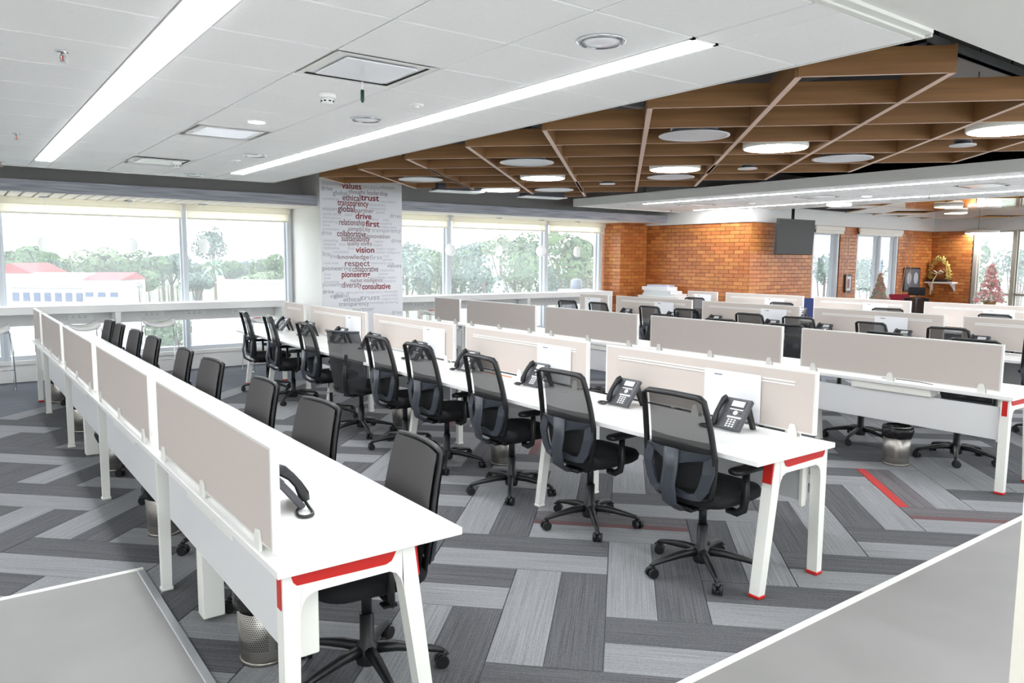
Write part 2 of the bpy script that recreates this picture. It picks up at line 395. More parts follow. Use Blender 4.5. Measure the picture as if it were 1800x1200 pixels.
# plain ceiling above the camera
e = MB(); e.box((-4, -1.5, CZ+.02), (21, 1.70, CZ+.2)); struct(e.build('ceiling.001', gyps), 'plain plaster ceiling band in the top right corner')
e = MB(); e.box((-4, 1.70, CZ+.004), (3.60, 1.745, CZ+.2)); e.box((-4, 1.745, CZ-.004), (3.62, 1.78, CZ+.1), ch=.003); struct(e.build('trim_5', trimw), 'ridged shadow-gap trim between plaster and tiles')
# dark slab above everything
e = MB(); e.box((-4, -1.5, 3.45), (21, 13, 3.55)); struct(e.build('ceiling.002', darkv), 'dark open void above the timber grid')
# second tiled ceiling (right)
c2 = MB(); c2.box((9.65, 1.8, CZ-.002+.012), (13.1, 10.93, CZ+.10)); ceil2 = struct(c2.build('ceiling.003', tilem), 'white tiled ceiling before the brick walls')
for i, (x0, x1) in enumerate(((9.67, 10.12), (10.22, 10.82), (10.82, 11.42), (11.42, 12.15), (12.25, 12.85), (12.85, 13.08))):
    cache = {}
    for k in range(-1, 13):
        y0 = 2.4+.6*k; 
        for (ya, yb) in ((y0, y0+.6),):
            if yb > 10.93: yb = 10.91
            if yb-ya < .1: continue
            if i == 2 and (abs(ya-4.2) < .1 or abs(ya-6.6) < .1 or abs(ya-9.0) < .1): continue
            w = x1-x0-.01; d = yb-ya-.01; key = (round(d, 3))
            if key not in cache:
                b = MB(); b.box((-w/2, -d/2, 0), (w/2, d/2, .011), ch=.004); cache[key] = b.mesh('tile', tilem)
            place('tile', cache[key], ceil2, ((x0+x1)/2, (ya+yb)/2, CZ-.002))
light_strip(10.13, 10.21, 1.9, 9.72, 'thin linear light nearest the timber grid in the right-hand ceiling', CZ-.002, em=thin_m)
light_strip(12.16, 12.24, 1.9, 10.27, 'thin linear light nearest the brick wall in the right-hand ceiling', CZ-.002, em=thin_m)
e = MB(); e.box((9.60, 1.8, CZ-.01), (9.65, 10.98, CZ+.13)); e.box((9.65, 10.93, CZ-.01), (13.1, 10.98, CZ+.13)); struct(e.build('trim_6', gyps), 'grey-white fascia round the right-hand ceiling')
e = MB(); e.box((13.1, 1.8, CZ-.01), (13.15, 9.15, CZ+.5)); struct(e.build('trim_7', gyps), 'inner fascia of the right-hand ceiling')

# ------------------------------------------------------------------ window wall at the back left
GY = 12.45
e = MB(); e.box((-4, 11.95, 2.66), (12.62, 12.0, 3.45)); struct(e.build('wall_bulkhead', dgrey), 'dark grey bulkhead above the window soffit')
def soffit(x0, x1, nm, lab):
    b = MB(); b.box((x0, 11.3, 2.53), (x1, 11.33, 2.68)); o = struct(b.build(nm, wavem), lab)
    b = MB(); b.box((x0, 11.33, 2.56), (x1, 12.6, 2.66)); b.build('soffit_board', dgrey, o)
    n = int((x1-x0)/.155); me = MB(); me.box((-.066, -.56, 0), (.066, .56, .024), ch=.006); me = me.mesh('slat', slatm)
    for i in range(n):
        place('slat', me, o, (x0+(i+.5)*(x1-x0)/n, 11.9, 2.532))
    return o
soffit(-2.0, 4.66, 'trim_8', 'grey wave-patterned soffit with pale slats above the left windows')
soffit(6.09, 12.60, 'trim_9', 'grey wave-patterned soffit with pale slats above the right windows')
def window(nm, lab, xs, y, z0, z1, fm=framew, axis='x', sill=None, transom=None, mw=.06):
    """mullions at xs along axis; panes between"""
    T = (lambda a, d, z: (a, y+d, z)) if axis == 'x' else (lambda a, d, z: (y+d, a, z))
    b = MB(); b.box(T(xs[0]-mw/2, -.05, z0), T(xs[-1]+mw/2, .06, z0+.06), ch=.005); b.box(T(xs[0]-mw/2, -.05, z1-.06), T(xs[-1]+mw/2, .06, z1), ch=.005)
    o = struct(b.build(nm, fm), lab)
    for x in xs:
        b = MB(); b.box(T(x-mw/2, -.10, z0), T(x+mw/2, .08, z1), ch=.006); b.box(T(x-mw/2-.025, -.02, z0), T(x+mw/2+.025, .02, z1)); b.build('mullion', fm, o)
    for a, c in zip(xs[:-1], xs[1:]):
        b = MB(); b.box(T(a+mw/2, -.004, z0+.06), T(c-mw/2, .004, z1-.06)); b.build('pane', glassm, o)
        if transom:
            b = MB(); b.box(T(a+mw/2, -.05, transom-.03), T(c-mw/2, .05, transom+.03), ch=.005); b.build('transom', fm, o)
    return o
w1 = window('window_1', 'wide window band behind the counter left of the pillar', [-1.75, .60, 2.96, 4.59], GY, .30, 2.56)
w2 = window('window_2', 'window band behind the counter right of the pillar', [6.05, 7.70, 10.08, 11.62], GY, .30, 2.56, mw=.10)
for x0, x1, nm in ((-4, 4.66, 'baseboard_left'), (6.09, 11.8, 'baseboard_right')):
    b = MB(); b.box((x0, 12.36, 0), (x1, 12.62, .24), ch=.004); b.box((x0, 12.33, .24), (x1, 12.62, .30), ch=.006); struct(b.build(nm, wpaint), 'white upstand under the windows')
e = MB(); e.box((-4, 12.4, .3), (-1.8, 12.62, 3.45)); struct(e.build('wall_left', wpaint), 'white wall end beyond the left windows')
for i, (x0, x1, lab) in enumerate(((-1.72, .59, 'white roller blind at the far left window'), (.62, 2.94, 'white roller blind over the wide left window'), (2.98, 4.6, 'white roller blind beside the lettered pillar'), (6.10, 7.66, 'white roller blind just right of the lettered pillar'), (7.74, 10.04, 'white roller blind over the middle right window'), (10.12, 11.72, 'white roller blind beside the brick pier'))):
    r = empty('roller_blind', ((x0+x1)/2, 12.33, 2.53), 0, lab, 'blind', 'roller blinds at the head of the windows')
    w = (x1-x0)/2-.005
    b = MB(); b.box((-w, -.045, -.09), (w, .035, -.003), ch=.012); b.build('cassette', clothm, r)
    b = MB(); b.box((-w+.01, -.002, -.20), (w-.01, .002, -.09)); b.build('cloth', clothm, r)
    b = MB(); b.box((-w+.01, -.012, -.225), (w-.01, .012, -.20), ch=.005); b.build('bottom_bar', blindm, r)
# window counters
def counter(x0, x1, posts, label):
    r = empty('window_counter', ((x0+x1)/2, 12.1, 0), 0, label, 'counter'); cx = (x0+x1)/2
    b = MB(); b.box((x0-cx, -.18, .955), (x1-cx, .22, 1.06), ch=.004); b.build('worktop', white, r)
    b = MB(); b.box((x0-cx, .17, .78), (x1-cx, .215, .955)); b.build('back_board', wpaint, r)
    for p in posts:
        b = MB(); b.box((p-.035-cx, -.175, 0), (p+.035-cx, .165, .955), ch=.003); b.build('support', white, r)
    return r, cx
c1, cx1 = counter(-2.0, 4.36, (-.8, 1.93, 4.32), 'white counter with sockets under the left windows')
c2_, cx2 = counter(6.2, 11.6, (6.24, 9.3, 11.56), 'white counter under the windows right of the pillar')
sock = MB(); sock.box((-.16, -.008, -.045), (.16, 0, .045), ch=.003)
for k in range(3):
    for dx, dz in ((-.012, -.01), (.012, -.01), (0, .012)): sock.m = 1; sock.box((-.09+k*.075+dx-.004, -.0095, dz-.005), (-.09+k*.075+dx+.004, -.0075, dz+.005))
smesh = sock.mesh('socket_plate', [white, blackp])
for x in (.35, 1.5, 2.45, 3.05, 3.75): place('socket_plate', smesh, c1, (x-cx1, .169, .885))
for x in (7.0, 8.4, 10.2): place('socket_plate', smesh, c2_, (x-cx2, .169, .885))

# pillar with lettering
e = MB(); e.box((4.66, 11.2, 0), (6.07, 12.62, 3.45)); pil = struct(e.build('wall_pillar', wpaint), 'square white pillar with a mural of printed words')
e = MB(); e.box((4.66, 11.196, 0), (6.07, 11.2, 2.80)); mur = e.build('mural_sheet', mural, pil)
PY = 11.195
def word_mesh(s, bold=0):
    cu = bpy.data.curves.new('t', 'FONT'); cu.body = s; cu.size = 1; cu.offset = bold; cu.resolution_u = 3
    o = bpy.data.objects.new('t', cu); S.collection.objects.link(o); bpy.context.view_layer.update()
    me = bpy.data.meshes.new_from_object(o.evaluated_get(bpy.context.evaluated_depsgraph_get())); bpy.data.objects.remove(o)
    xs = [v.co.x for v in me.vertices]; return me, min(xs), max(xs)
def word(s, x0, x1, z, h, col, bold=0, parent=pil, d=0):
    me, a, b = word_mesh(s, bold); sx = (x1-x0)/(b-a)
    for v in me.vertices: v.co = ((v.co.x-a)*sx, 0, v.co.y*h/.70)
    me.materials.clear(); me.materials.append(txt[col])
    o = bpy.data.objects.new('word', me); S.collection.objects.link(o); o.parent = parent; o.location = (x0, PY-d, z); return o
WL = [('values', 322, 460, 163, 'red', .02), ('thought leadership', 372, 645, 200, 'mauve', 0), ('trust', 457, 585, 247, 'red', .02), ('ethical', 328, 455, 247, 'maroon', .01),
 ('transparency', 293, 510, 282, 'red', .012), ('global', 295, 413, 325, 'maroon', .015), ('partner', 418, 548, 332, 'mauve', 0), ('drive', 420, 532, 377, 'red', .02), ('relationship', 305, 486, 420, 'maroon', .006),
 ('first', 491, 588, 432, 'red', .02), ('simplicity', 368, 525, 462, 'mauve', 0), ('collaborative', 290, 493, 500, 'maroon', .01), ('innovation', 500, 660, 513, 'mauve', 0), ('sustainability', 322, 520, 534, 'maroon', .006),
 ('quality advice', 362, 535, 564, 'mauve', 0), ('vision', 420, 552, 615, 'red', .02), ('knowledge', 297, 515, 660, 'mauve', 0), ('first', 520, 608, 663, 'pale', 0), ('respect', 345, 520, 710, 'maroon', .006),
 ('collaborative', 398, 580, 750, 'maroon', .004), ('pioneering', 323, 522, 788, 'red', .02), ('market intelligence', 383, 608, 825, 'mauve', 0), ('diversity', 328, 462, 862, 'maroon', 0), ('consultative', 466, 665, 873, 'red', .02),
 ('drive', 190, 268, 905, 'grey', 0), ('global', 268, 372, 932, 'pale', 0), ('trust', 455, 592, 948, 'pale', .01), ('ethical', 335, 458, 960, 'grey', 0), ('transparency', 303, 515, 992, 'grey', 0), ('partner', 400, 550, 1030, 'pale', 0),
 ('drive', 178, 258, 176, 'grey', 0), ('global', 260, 362, 208, 'grey', 0), ('vision', 592, 692, 168, 'grey', 0), ('consultative', 465, 588, 166, 'pale', 0), ('vision', 185, 290, 318, 'pale', 0), ('drive', 662, 740, 370, 'pale', 0),
 ('values', 642, 742, 720, 'grey', 0), ('pioneering', 188, 392, 740, 'grey', 0), ('first', 188, 245, 640, 'pale', 0), ('drive', 242, 292, 655, 'pale', 0), ('transparency', 535, 738, 470, 'pale', 0), ('drive', 182, 252, 490, 'pale', 0), ('pioneering', 188, 330, 855, 'pale', 0), ('drive', 672, 740, 545, 'pale', 0), ('relationship', 182, 320, 136, 'pale', 0), ('drive', 675, 742, 1050, 'pale', 0), ('vision', 240, 325, 935+0, 'pale', 0)]
big = {'trust': 1.25, 'first': 1.2, 'vision': 1.2, 'drive': 1.1, 'values': 1.1, 'knowledge': 1.25, 'respect': 1.2}
taken = []
for i, (s, a, b, y, col, bo) in enumerate(WL):
    X = at(520+a/4, 290+y/4, 1, PY); X2 = at(520+b/4, 290+y/4, 1, PY)
    w = X2.x-X.x; h = w/len(s)*1.22 if len(s) > 7 else w/len(s)*1.15
    h = min(max(h, .07), .155)
    if col in ('red', 'maroon'): h = max(h, .095)
    word(s, X.x, X2.x, X.z, h, col, bo, pil, .0012)
    taken.append((X.x-.01, X2.x+.01, X.z-.02, X.z+h*.75))
vocab = ['relationship', 'innovation', 'transparency', 'collaborative', 'sustainability', 'pioneering', 'partner', 'consultative', 'knowledge', 'quality advice', 'respect', 'vision', 'drive', 'simplicity', 'market intelligence', 'trust']
vm = {}
fb = MB(); z = 2.74
while z > .95:
    x = 4.70
    while x < 5.98:
        s = rnd.choice(vocab)
        if s not in vm: vm[s] = word_mesh(s)
        me, a, bx = vm[s]; h = .042; sc = h/.70*.95; w = (bx-a)*sc
        if x+w > 6.05: break
        if any(x < t[1] and x+w > t[0] and z < t[3] and z+h > t[2] for t in taken): x += .03; continue
        if True:
            fb.add([(x+(v.co.x-a)*sc, PY-.0002, z+v.co.y*h/.70) for v in me.vertices], [tuple(p.vertices) for p in me.polygons])
        x += w+.02
    z -= .058
tag(fb.build('faint_lettering', txt['faint'], pil), kind='stuff')

# ------------------------------------------------------------------ brick walls
BW, BH = .235, .0775
bricks = MB(); bricks.box((-BW/2+.003, 0, -BH/2+.003), (BW/2-.003, .02, BH/2-.003), ch=.003)
bme = [MB().add(bricks.v, bricks.f).mesh('brick', m) for m in brickm]
def clipbox(a, b, lo, hi): return max(a, lo), min(b, hi)
def brick_wall(nm, lab, P0, P1, z0, z1, zb, holes=(), thick=.15, e0=.02, e1=.02):
    """wall from P0 to P1 (seen with its left end at P0); outward normal to the viewer. bricks proud of mortar"""
    P0 = Vector(P0); P1 = Vector(P1); d = (P1-P0); L = d.length; d.normalize(); n = Vector((d.y, -d.x, 0))
    rz = math.atan2(d.y, d.x)
    M = Matrix.Translation(P0) @ Matrix.Rotation(rz, 4, 'Z')
    b = MB()
    segs = [(0, L)]
    for (h0, h1, hz0, hz1) in holes:
        b.box((h0, .018, 0), (h1, thick, hz0), M); b.box((h0, .018, hz1), (h1, thick, z1), M)
    xs = sorted([e0]+[h for hh in holes for h in hh[:2]]+[L-e1])
    for i in range(0, len(xs), 2): b.box((xs[i], .018, 0), (xs[i+1], thick, z1), M)
    o = struct(b.build(nm, mortar), lab)
    low = MB(); parts = []
    row = 0; z = z0
    while z < z1-.01:
        x = -BW/2*(row % 2)
        while x < L:
            a, c = max(x, 0), min(x+BW, L)
            if c-a > .03 and not any(a < h1-.002 and c > h0+.002 and z+BH > hz0 and z < hz1 for (h0, h1, hz0, hz1) in holes):
                if z >= zb and len(parts) < 298 and abs(c-a-BW) < .001:
                    k = rnd.choice((0, 0, 1, 1, 2)); p = place('brick', bme[k], o, M @ Vector(((a+c)/2, 0, z+BH/2)), rz); parts.append(p)
                else:
                    low.m = rnd.choice((0, 0, 1, 1, 2)); low.box((a+.003, 0, z+.003), (c-.003, .02, min(z+BH, z1)-.003), M)
            elif c-a > .03:
                for (h0, h1, hz0, hz1) in holes:
                    if z+BH > hz0 and z < hz1:
                        if a < h0 < c and h0-a > .02: low.box((a+.003, 0, z+.003), (h0-.003, .02, z+BH-.003), M)
                        if a < h1 < c and c-h1 > .02: low.box((h1+.003, 0, z+.003), (c-.003, .02, z+BH-.003), M)
            x += BW
        row += 1; z += BH
    if low.v: tag(low.build('cut_bricks', brickm, o), kind='stuff')
    return o
XR = 11.78; BZ = 2.485
brick_wall('wall_reveal', 'short brick return lit by the window at the end of the counter', (XR, 12.5, 0), (XR, 11.9, 0), 0, 2.53, .9, e0=-.1)
brick_wall('wall_pier', 'shaded brick pier facing the desks beside the windows', (XR, 11.9, 0), (12.6, 11.9, 0), 0, 2.53, .9, e1=-.14)
brick_wall('wall_brick', 'glossy orange brick wall behind the last desk row', (12.6, 11.9, 0), (12.6, 9.17, 0), 0, BZ, 1.0, e0=-.1)
W34 = (9.17,)
brick_wall('wall_back', 'orange brick wall with two tall windows behind the hanging screen', (12.6, 9.17, 0), (20.05, 9.17, 0), 0, BZ, 1.0, holes=((14.75-12.6, 15.80-12.6, .55, 2.36), (16.5-12.6, 18.35-12.6, .55, 2.36)), e1=-.14)
brick_wall('wall_right', 'brick return wall carrying the shelf with the wreath', (20.05, 9.17, 0), (20.05, 8.22, 0), 0, BZ, .9, e0=-.1)
e = MB(); e.box((12.56, 9.33, BZ), (12.76, 12.6, 3.45)); struct(e.build('wall_header', wpaint), 'white header above the orange brick wall')
e = MB(); e.box((12.56, 9.13, BZ), (20.25, 9.33, 3.45)); struct(e.build('wall_header.001', wpaint), 'grey-white header above the back brick wall')
e = MB(); e.box((20.01, 1.0, BZ), (20.25, 9.17, 3.45)); struct(e.build('wall_header.002', wpaint), 'grey-white header above the far right windows')
window('window_3', 'tall window beside the hanging screen in brick', [14.78, 15.74], 9.28, .55, 2.36)
window('window_4', 'tall two-pane window behind the small tree', [16.53, 17.55, 18.32], 9.28, .55, 2.36)
window('window_5', 'large grey-framed window at the far right', [8.15, 7.32, 6.3, 5.2, 4.0, 2.8][::-1], 20.15, .2, 2.5, fm=frameg, axis='y', transom=.98, mw=.09)
e = MB(); e.box((20.1, 1.0, 0), (20.25, 8.22, .2)); struct(e.build('baseboard_far', wpaint), 'low upstand under the far right window')
for x0, x1, lab in ((14.72, 15.82, 'white roller blind above the window beside the screen'), (16.45, 18.4, 'white roller blind above the window behind the small tree')):
    r = empty('roller_blind', ((x0+x1)/2, 9.13, 2.48), 0, lab, 'blind', 'roller blinds on the brick wall'); w = (x1-x0)/2
    b = MB(); b.box((-w, -.05, -.10), (w, .0, 0), ch=.01); b.build('cassette', blindm, r)
    b = MB(); b.box((-w+.01, -.03, -.16), (w-.01, -.015, -.10), ch=.004); b.build('bottom_bar', blindm, r)
for x, x2, lab in ((16.05, 15.8, 'pale blind cords hanging on the brick pier between the windows'), (18.9, 18.45, 'pale blind cords hanging left of the framed portraits')):
    r = empty('blind_cord', (x, 9.12, 2.4), 0, lab, 'cord')
    b = MB(); b.tube([(0, 0, 0), (.01, 0, -1.9)], .006, 6); b.build('cord', woodedge, r)
    b = MB(); b.tube([(-.12, 0, 0), (x2-x, 0, -1.9)], .006, 6); b.build('cord', woodedge, r)
# glossy timber ceiling beyond
gb = MB(); gb.box((13.16, 1.8, 2.80), (20.0, 9.1, 2.82)); struct(gb.build('ceiling.004', darkv), 'dark backing above glossy timber ceiling panels')
gp = empty('timber_ceiling', (16.5, 6, 2.745), 0, 'glossy honey timber ceiling panels with zigzag gaps at far right', 'ceiling panel')
a = 1.115
for i in range(0, 7):
    for j in range(0, 14):
        cx = 13.75+i*a*1.0+(j % 2)*a/2; cy = 2.2+j*a/2
        if cx > 19.4 or cy > 8.55: continue
        if (i*7+j*3) % 11 == 0: continue
        h = a/2-.012
        b = MB(); b.prism([(-h, 0), (0, -h), (h, 0), (0, h)], (0, 0, 0), (1, 0, 0), (0, 1, 0), (0, 0, .03)); b.build('panel', glossw, gp, (cx-16.5, cy-6, 0))

# walls of the room that the photograph does not show
e = MB(); e.box((-4.1, -1.5, 0), (-4, 12.6, 3.45)); struct(e.build('wall_left.001', wpaint), 'white side wall of the left aisle')
e = MB(); e.box((-4.1, -1.6, 0), (21, -1.5, .9)); e.box((-4.1, -1.6, 2.5), (21, -1.5, 3.45)); struct(e.build('wall_rear', wpaint), 'white wall behind the viewpoint, open for an added fill-light window band')
window('window_6', 'unseen window band added behind the viewpoint for fill light', [-4+2.5*k for k in range(11)], -1.55, .9, 2.5)  # unseen glazing added in the rear wall for frontal fill light
# ------------------------------------------------------------------ timber grid
tg = empty('timber_grid', (6.1, 5.9, CZ), 0, 'suspended diagonal grid of brown timber blades with pale lower edges', 'ceiling grid')
A = 1.115; X0 = 3.86; Y0 = 2.535
edges = {}
def cell(cx, cy):
    h = A/2
    L, R_, B_, T = (cx-h, cy), (cx+h, cy), (cx, cy-h), (cx, cy+h)
    for p, q in ((L, T), (B_, R_)): edges.setdefault(('d1', round(p[1]-p[0], 2)), []).append((p[0], q[0]))
    for p, q in ((L, B_), (T, R_)): edges.setdefault(('d2', round(p[1]+p[0], 2)), []).append((p[0], q[0]))
for i in range(4):
    for j in range(7):
        cell(X0+A*i+A/2, Y0+A*j)
        if i > 0 and j < 6: cell(X0+A*i, Y0+A*j+A/2)
for (t, c), sg in edges.items():
    sg = sorted(set((round(p, 3), round(q, 3)) for p, q in sg)); x0 = sg[0][0]; x1 = max(q for p, q in sg)
    L = (x1-x0)*math.sqrt(2); xm = (x0+x1)/2
    if t == 'd1': ym = xm+c; rz = PI/4; zb, zt, th = 0, .15, .019
    else: ym = c-xm; rz = -PI/4; zb, zt, th = .003, .147, .0125
    b = MB(); ex = .012
    b.box((-L/2-ex, -th, zb), (L/2+ex, th, zt))
    n = len(b.f); b.mi = [1 if k == 0 else 0 for k in range(n)]
    o = b.build('blade', [wood, woodedge], tg, (xm-6.1, ym-5.9, 0)); o.rotation_euler.z = rz
hang = MB(); hang.cyl((0, 0, .15), (0, 0, .71), .005, 6)
hm = hang.mesh('hanger', greyp)
for (x, y) in ((4.9, 2.8), (5.6, 4.1), (6.7, 3.3), (7.6, 4.2), (4.7, 5.8), (6.3, 6.1), (7.4, 7.1), (5.2, 8.2), (6.8, 8.9)):
    pass
hpts = [(X0+A*i, Y0+A*j) for i in range(5) for j in (0, 2, 4, 6)]
for x, y in hpts: place('hanger', hm, tg, (x-6.1, y-5.9, 0))
def cellc(c, s): return ((s-c)/2, (s+c)/2)
lit = [(6.63, 2.62, 'round lit ceiling disc at the right edge of the frame in the timber grid'), (6.09, 4.24, 'largest central lit ceiling disc in the timber grid'), (6.65, 5.91, 'lit ceiling disc beside the unlit disc mid timber grid'), (6.10, 7.56, 'lit ceiling disc toward the lettered pillar in timber grid'), (6.62, 9.19, 'farthest lit ceiling disc near the windows in timber grid')]
unlit = [(4.84, 4.13, 'nearest unlit silver ceiling disc in timber grid'), (4.97, 6.50, 'second unlit silver ceiling disc along the left of timber grid'), (4.99, 8.76, 'unlit silver ceiling disc right above the lettered pillar'), (7.2, 8.6, 'farthest unlit silver ceiling disc near the right windows'), (7.33, 6.52, 'unlit silver ceiling disc behind a lit disc in timber grid'), (7.39, 4.27, 'unlit silver ceiling disc at the right edge of timber grid')]
def snap(x, y):
    best = None
    for i in range(5):
        for j in range(9):
            for cx, cy in ((X0+A*i+A/2, Y0+A*j), (X0+A*i, Y0+A*j+A/2)):
                dd = (cx-x)**2+(cy-y)**2
                if best is None or dd < best[0]: best = (dd, cx, cy)
    return best[1], best[2]
lb = MB(); lb.lathe([(.285, .10), (.285, 0), (.27, -.004)], 32); lbm = lb.mesh('housing', wmetal)
ld = MB(); ld.lathe([(.27, -.006), (.27, -.003)], 32, smooth=False); ldm = ld.mesh('diffuser', disk_m)
for x, y, lab in lit:
    x, y = snap(x, y); r = empty('ceiling_disc', (x, y, CZ+.004), 0, lab, 'ceiling light', 'round lit discs in the timber grid'); place('housing', lbm, r); place('diffuser', ldm, r)
    b = MB(); b.cyl((0, 0, .10), (0, 0, .70), .006, 6); b.build('hanger', greyp, r)
ub = MB(); ub.lathe([(.285, .008), (.285, 0), (.255, .002), (.22, .03), (.16, .012), (.15, .03), (.08, .012), (.07, .025), (0, .02)], 32); ubm = ub.mesh('diffuser_rings', silver)
ud = MB(); ud.lathe([(.19, .03), (.19, .15), (.12, .30)], 24); udm = ud.mesh('duct_collar', alu)
for x, y, lab in unlit:
    x, y = snap(x, y); r = empty('air_diffuser', (x, y, CZ-.002), 0, lab, 'air diffuser', 'round silver air diffusers in the timber grid'); place('diffuser_rings', ubm, r); place('duct_collar', udm, r)
    b = MB(); b.cyl((0, 0, .28), (0, 0, .71), .05, 10); b.build('duct', greyp, r)
sb = MB(); sb.lathe([(.105, 0), (.105, .012), (.07, .014)], 20); sbm = sb.mesh('rim', silver)
sc_ = MB(); sc_.lathe([(.07, .012), (.07, .11)], 16); scm = sc_.mesh('can', greyp)
for x, y, lab in ((7.14, 5.36, 'small silver downlight in the middle of the timber grid'), (7.22, 3.1, 'small silver downlight near the right edge of timber grid'), (7.34, 7.77, 'small silver downlight at the far part of timber grid')):
    x, y = snap(x, y); r = empty('downlight', (x, y, CZ), 0, lab, 'downlight'); place('rim', sbm, r); place('can', scm, r)
    b = MB(); b.cyl((.04, 0, .1), (.04, 0, .71), .005, 6); b.cyl((-.04, 0, .1), (-.04, 0, .71), .005, 6); b.build('hanger', greyp, r)
for px, py, lab in ((803, 338, 'slot air outlet hanging between timber grid and pillar'), (953, 348, 'slot air outlet hanging between timber grid and right ceiling')):
    P = at(px, py, 2, 2.70); r = empty('slot_diffuser', (P.x, P.y, 2.70), -.15, lab, 'air outlet')
    b = MB(); b.box((-.35, -.12, .015), (.35, .12, .16), ch=.01); b.build('plenum', greyp, r)
    b = MB(); b.box((-.38, -.15, 0), (.38, .15, .015), ch=.004); b.build('flange', silver, r)
    b = MB(); b.cyl((-.25, 0, .16), (-.25, 0, .74), .005, 6); b.cyl((.25, 0, .16), (.25, 0, .74), .005, 6); b.build('hanger', greyp, r)
# services in the void
r = empty('cable_tray', (7.3, 2.6, 3.1), 0, 'grey metal cable tray in the dark void above the timber grid corner', 'cable tray')
b = MB(); b.box((-2.2, -.16, 0), (2.2, .16, .02)); b.box((-2.2, -.16, 0), (2.2, -.15, .08)); b.box((-2.2, .15, 0), (2.2, .16, .08)); b.build('tray', alu, r)
b = MB(); b.cyl((-1.8, 0, 0), (-1.8, 0, .35), .006, 6); b.cyl((1.0, 0, 0), (1.0, 0, .35), .006, 6); b.build('hanger', greyp, r)
r = empty('air_duct', (5.2, 4.6, 3.15), 0, 'galvanised air duct in the void behind the timber grid', 'duct')
b = MB(); b.box((-.4, -2.0, 0), (.4, 2.0, .29), ch=.01); b.build('duct', greyp, r)
for k in range(4):
    b = MB(); b.box((-.42, -1.5+k, -.02), (.42, -1.46+k, .30)); b.build('flange', alu, r)

# ------------------------------------------------------------------ fittings in the tiled ceiling
def diffuser(x, y, lab, s=.58, z=CZ):
    r = empty('ceiling_diffuser', (x, y, z), 0, lab, 'air diffuser', 'square four-way air diffusers')
    h = s/2; b = MB()
    for q in range(4):
        M = Matrix.Rotation(q*PI/2, 4, 'Z')
        b.add([(-h, -h, 0), (h, -h, 0), (h-.035, -h+.035, .0), (-h+.035, -h+.035, .0)], [(0, 3, 2, 1)], False, M)
    b.build('frame', wmetal, r)
    b = MB()
    for q in range(4):
        M = Matrix.Rotation(q*PI/2, 4, 'Z'); b.add([(-h+.035, -h+.035, .001), (h-.035, -h+.035, .001), (h-.035, -h+.035, .062), (-h+.035, -h+.035, .062)], [(0, 3, 2, 1)], False, M)
    b.box((-h+.035, -h+.035, .056), (h-.035, h-.035, .062)); b.build('throat', darkv, r)
    b = MB(); i = h-.085; b.box((-i, -i, -.004), (i, i, .004), ch=.003); b.build('centre_plate', board, r)
diffuser(1.897, 3.89, 'large square air diffuser nearest the camera in tiled ceiling')
diffuser(1.897, 6.49, 'square air diffuser halfway along the tiled ceiling')
diffuser(1.897, 8.89, 'square air diffuser nearest the windows in tiled ceiling')
diffuser(11.12, 4.5, 'square air diffuser at the right edge in the right-hand ceiling', z=CZ-.002)
diffuser(11.12, 6.9, 'square air diffuser mid right-hand ceiling above the screen', z=CZ-.002)
diffuser(11.12, 9.3, 'square air diffuser above the orange brick wall corner', z=CZ-.002)
spk = MB(); spk.lathe([(.115, 0), (.115, -.008), (.10, -.014), (.098, -.006)], 28); spm = spk.mesh('rim', chrome)
sp2 = MB(); sp2.lathe([(.098, -.008), (.06, -.014), (0, -.016)], 28); sp2m = sp2.mesh('grille', board)
for (x, y), lab in zip(((2.5, 2.68), (2.52, 5.18), (2.52, 7.66), (2.52, 9.95)), ('round ceiling speaker nearest the camera', 'second round ceiling speaker from the camera', 'third round ceiling speaker toward the windows', 'farthest round ceiling speaker by the windows')):
    r = empty('ceiling_speaker', (x, y, CZ-.0005), 0, lab, 'speaker', 'round ceiling speakers'); place('rim', spm, r); place('grille', sp2m, r)
for x, y, z, lab in ((1.96, 4.56, CZ, 'white smoke detector beside the nearest square diffuser'), (2.04, 8.75, CZ, 'white smoke detector by the farthest square diffuser'), (11.4, 8.3, CZ-.002, 'white smoke detector in right-hand ceiling')):
    r = empty('smoke_detector', (x, y, z-.0005), 0, lab, 'smoke detector', 'smoke detectors')
    b = MB(); b.lathe([(.055, 0), (.055, -.025), (.045, -.03)], 20); b.build('base', white, r)
    b = MB(); b.lathe([(.04, -.03), (.036, -.055), (.02, -.062), (0, -.062)], 20)
    b.m = 1
    for k in range(8):
        M = Matrix.Rotation(k*PI/4, 4, 'Z'); b.box((.036, -.007, -.05), (.041, .007, -.042), M)
    b.build('sensor_head', [white, blackp], r)
r = empty('downlight', (1.93, 5.8, CZ), 0, 'small glowing downlight beside the middle square diffuser', 'downlight'); b = MB(); b.lathe([(.075, 0), (.075, -.006), (.06, -.006)], 24); b.build('rim', white, r); b = MB(); b.lathe([(.06, -.007), (.06, -.004)], 24); b.build('lens', strip_m, r)
r = empty('downlight', (11.5, 6.28, CZ-.003), 0, 'small glowing downlight in the right-hand ceiling', 'downlight'); b = MB(); b.lathe([(.085, 0), (.085, -.006), (.07, -.006)], 24); b.build('rim', white, r); b = MB(); b.lathe([(.07, -.007), (.07, -.004)], 24); b.build('lens', strip_m, r)
for x, y, lab in ((2.55, 4.5, 'small white motion sensor beside a round speaker'), (2.5, 8.2, 'tiny white sensor near the third round speaker')):
    r = empty('motion_sensor', (x, y, CZ-.0005), 0, lab, 'sensor'); b = MB(); b.lathe([(.05, 0), (.05, -.008), (.035, -.012)], 20); b.build('base', white, r); b = MB(); b.lathe([(.022, -.012), (.018, -.022), (0, -.025)], 14); b.build('lens', wpaint, r)
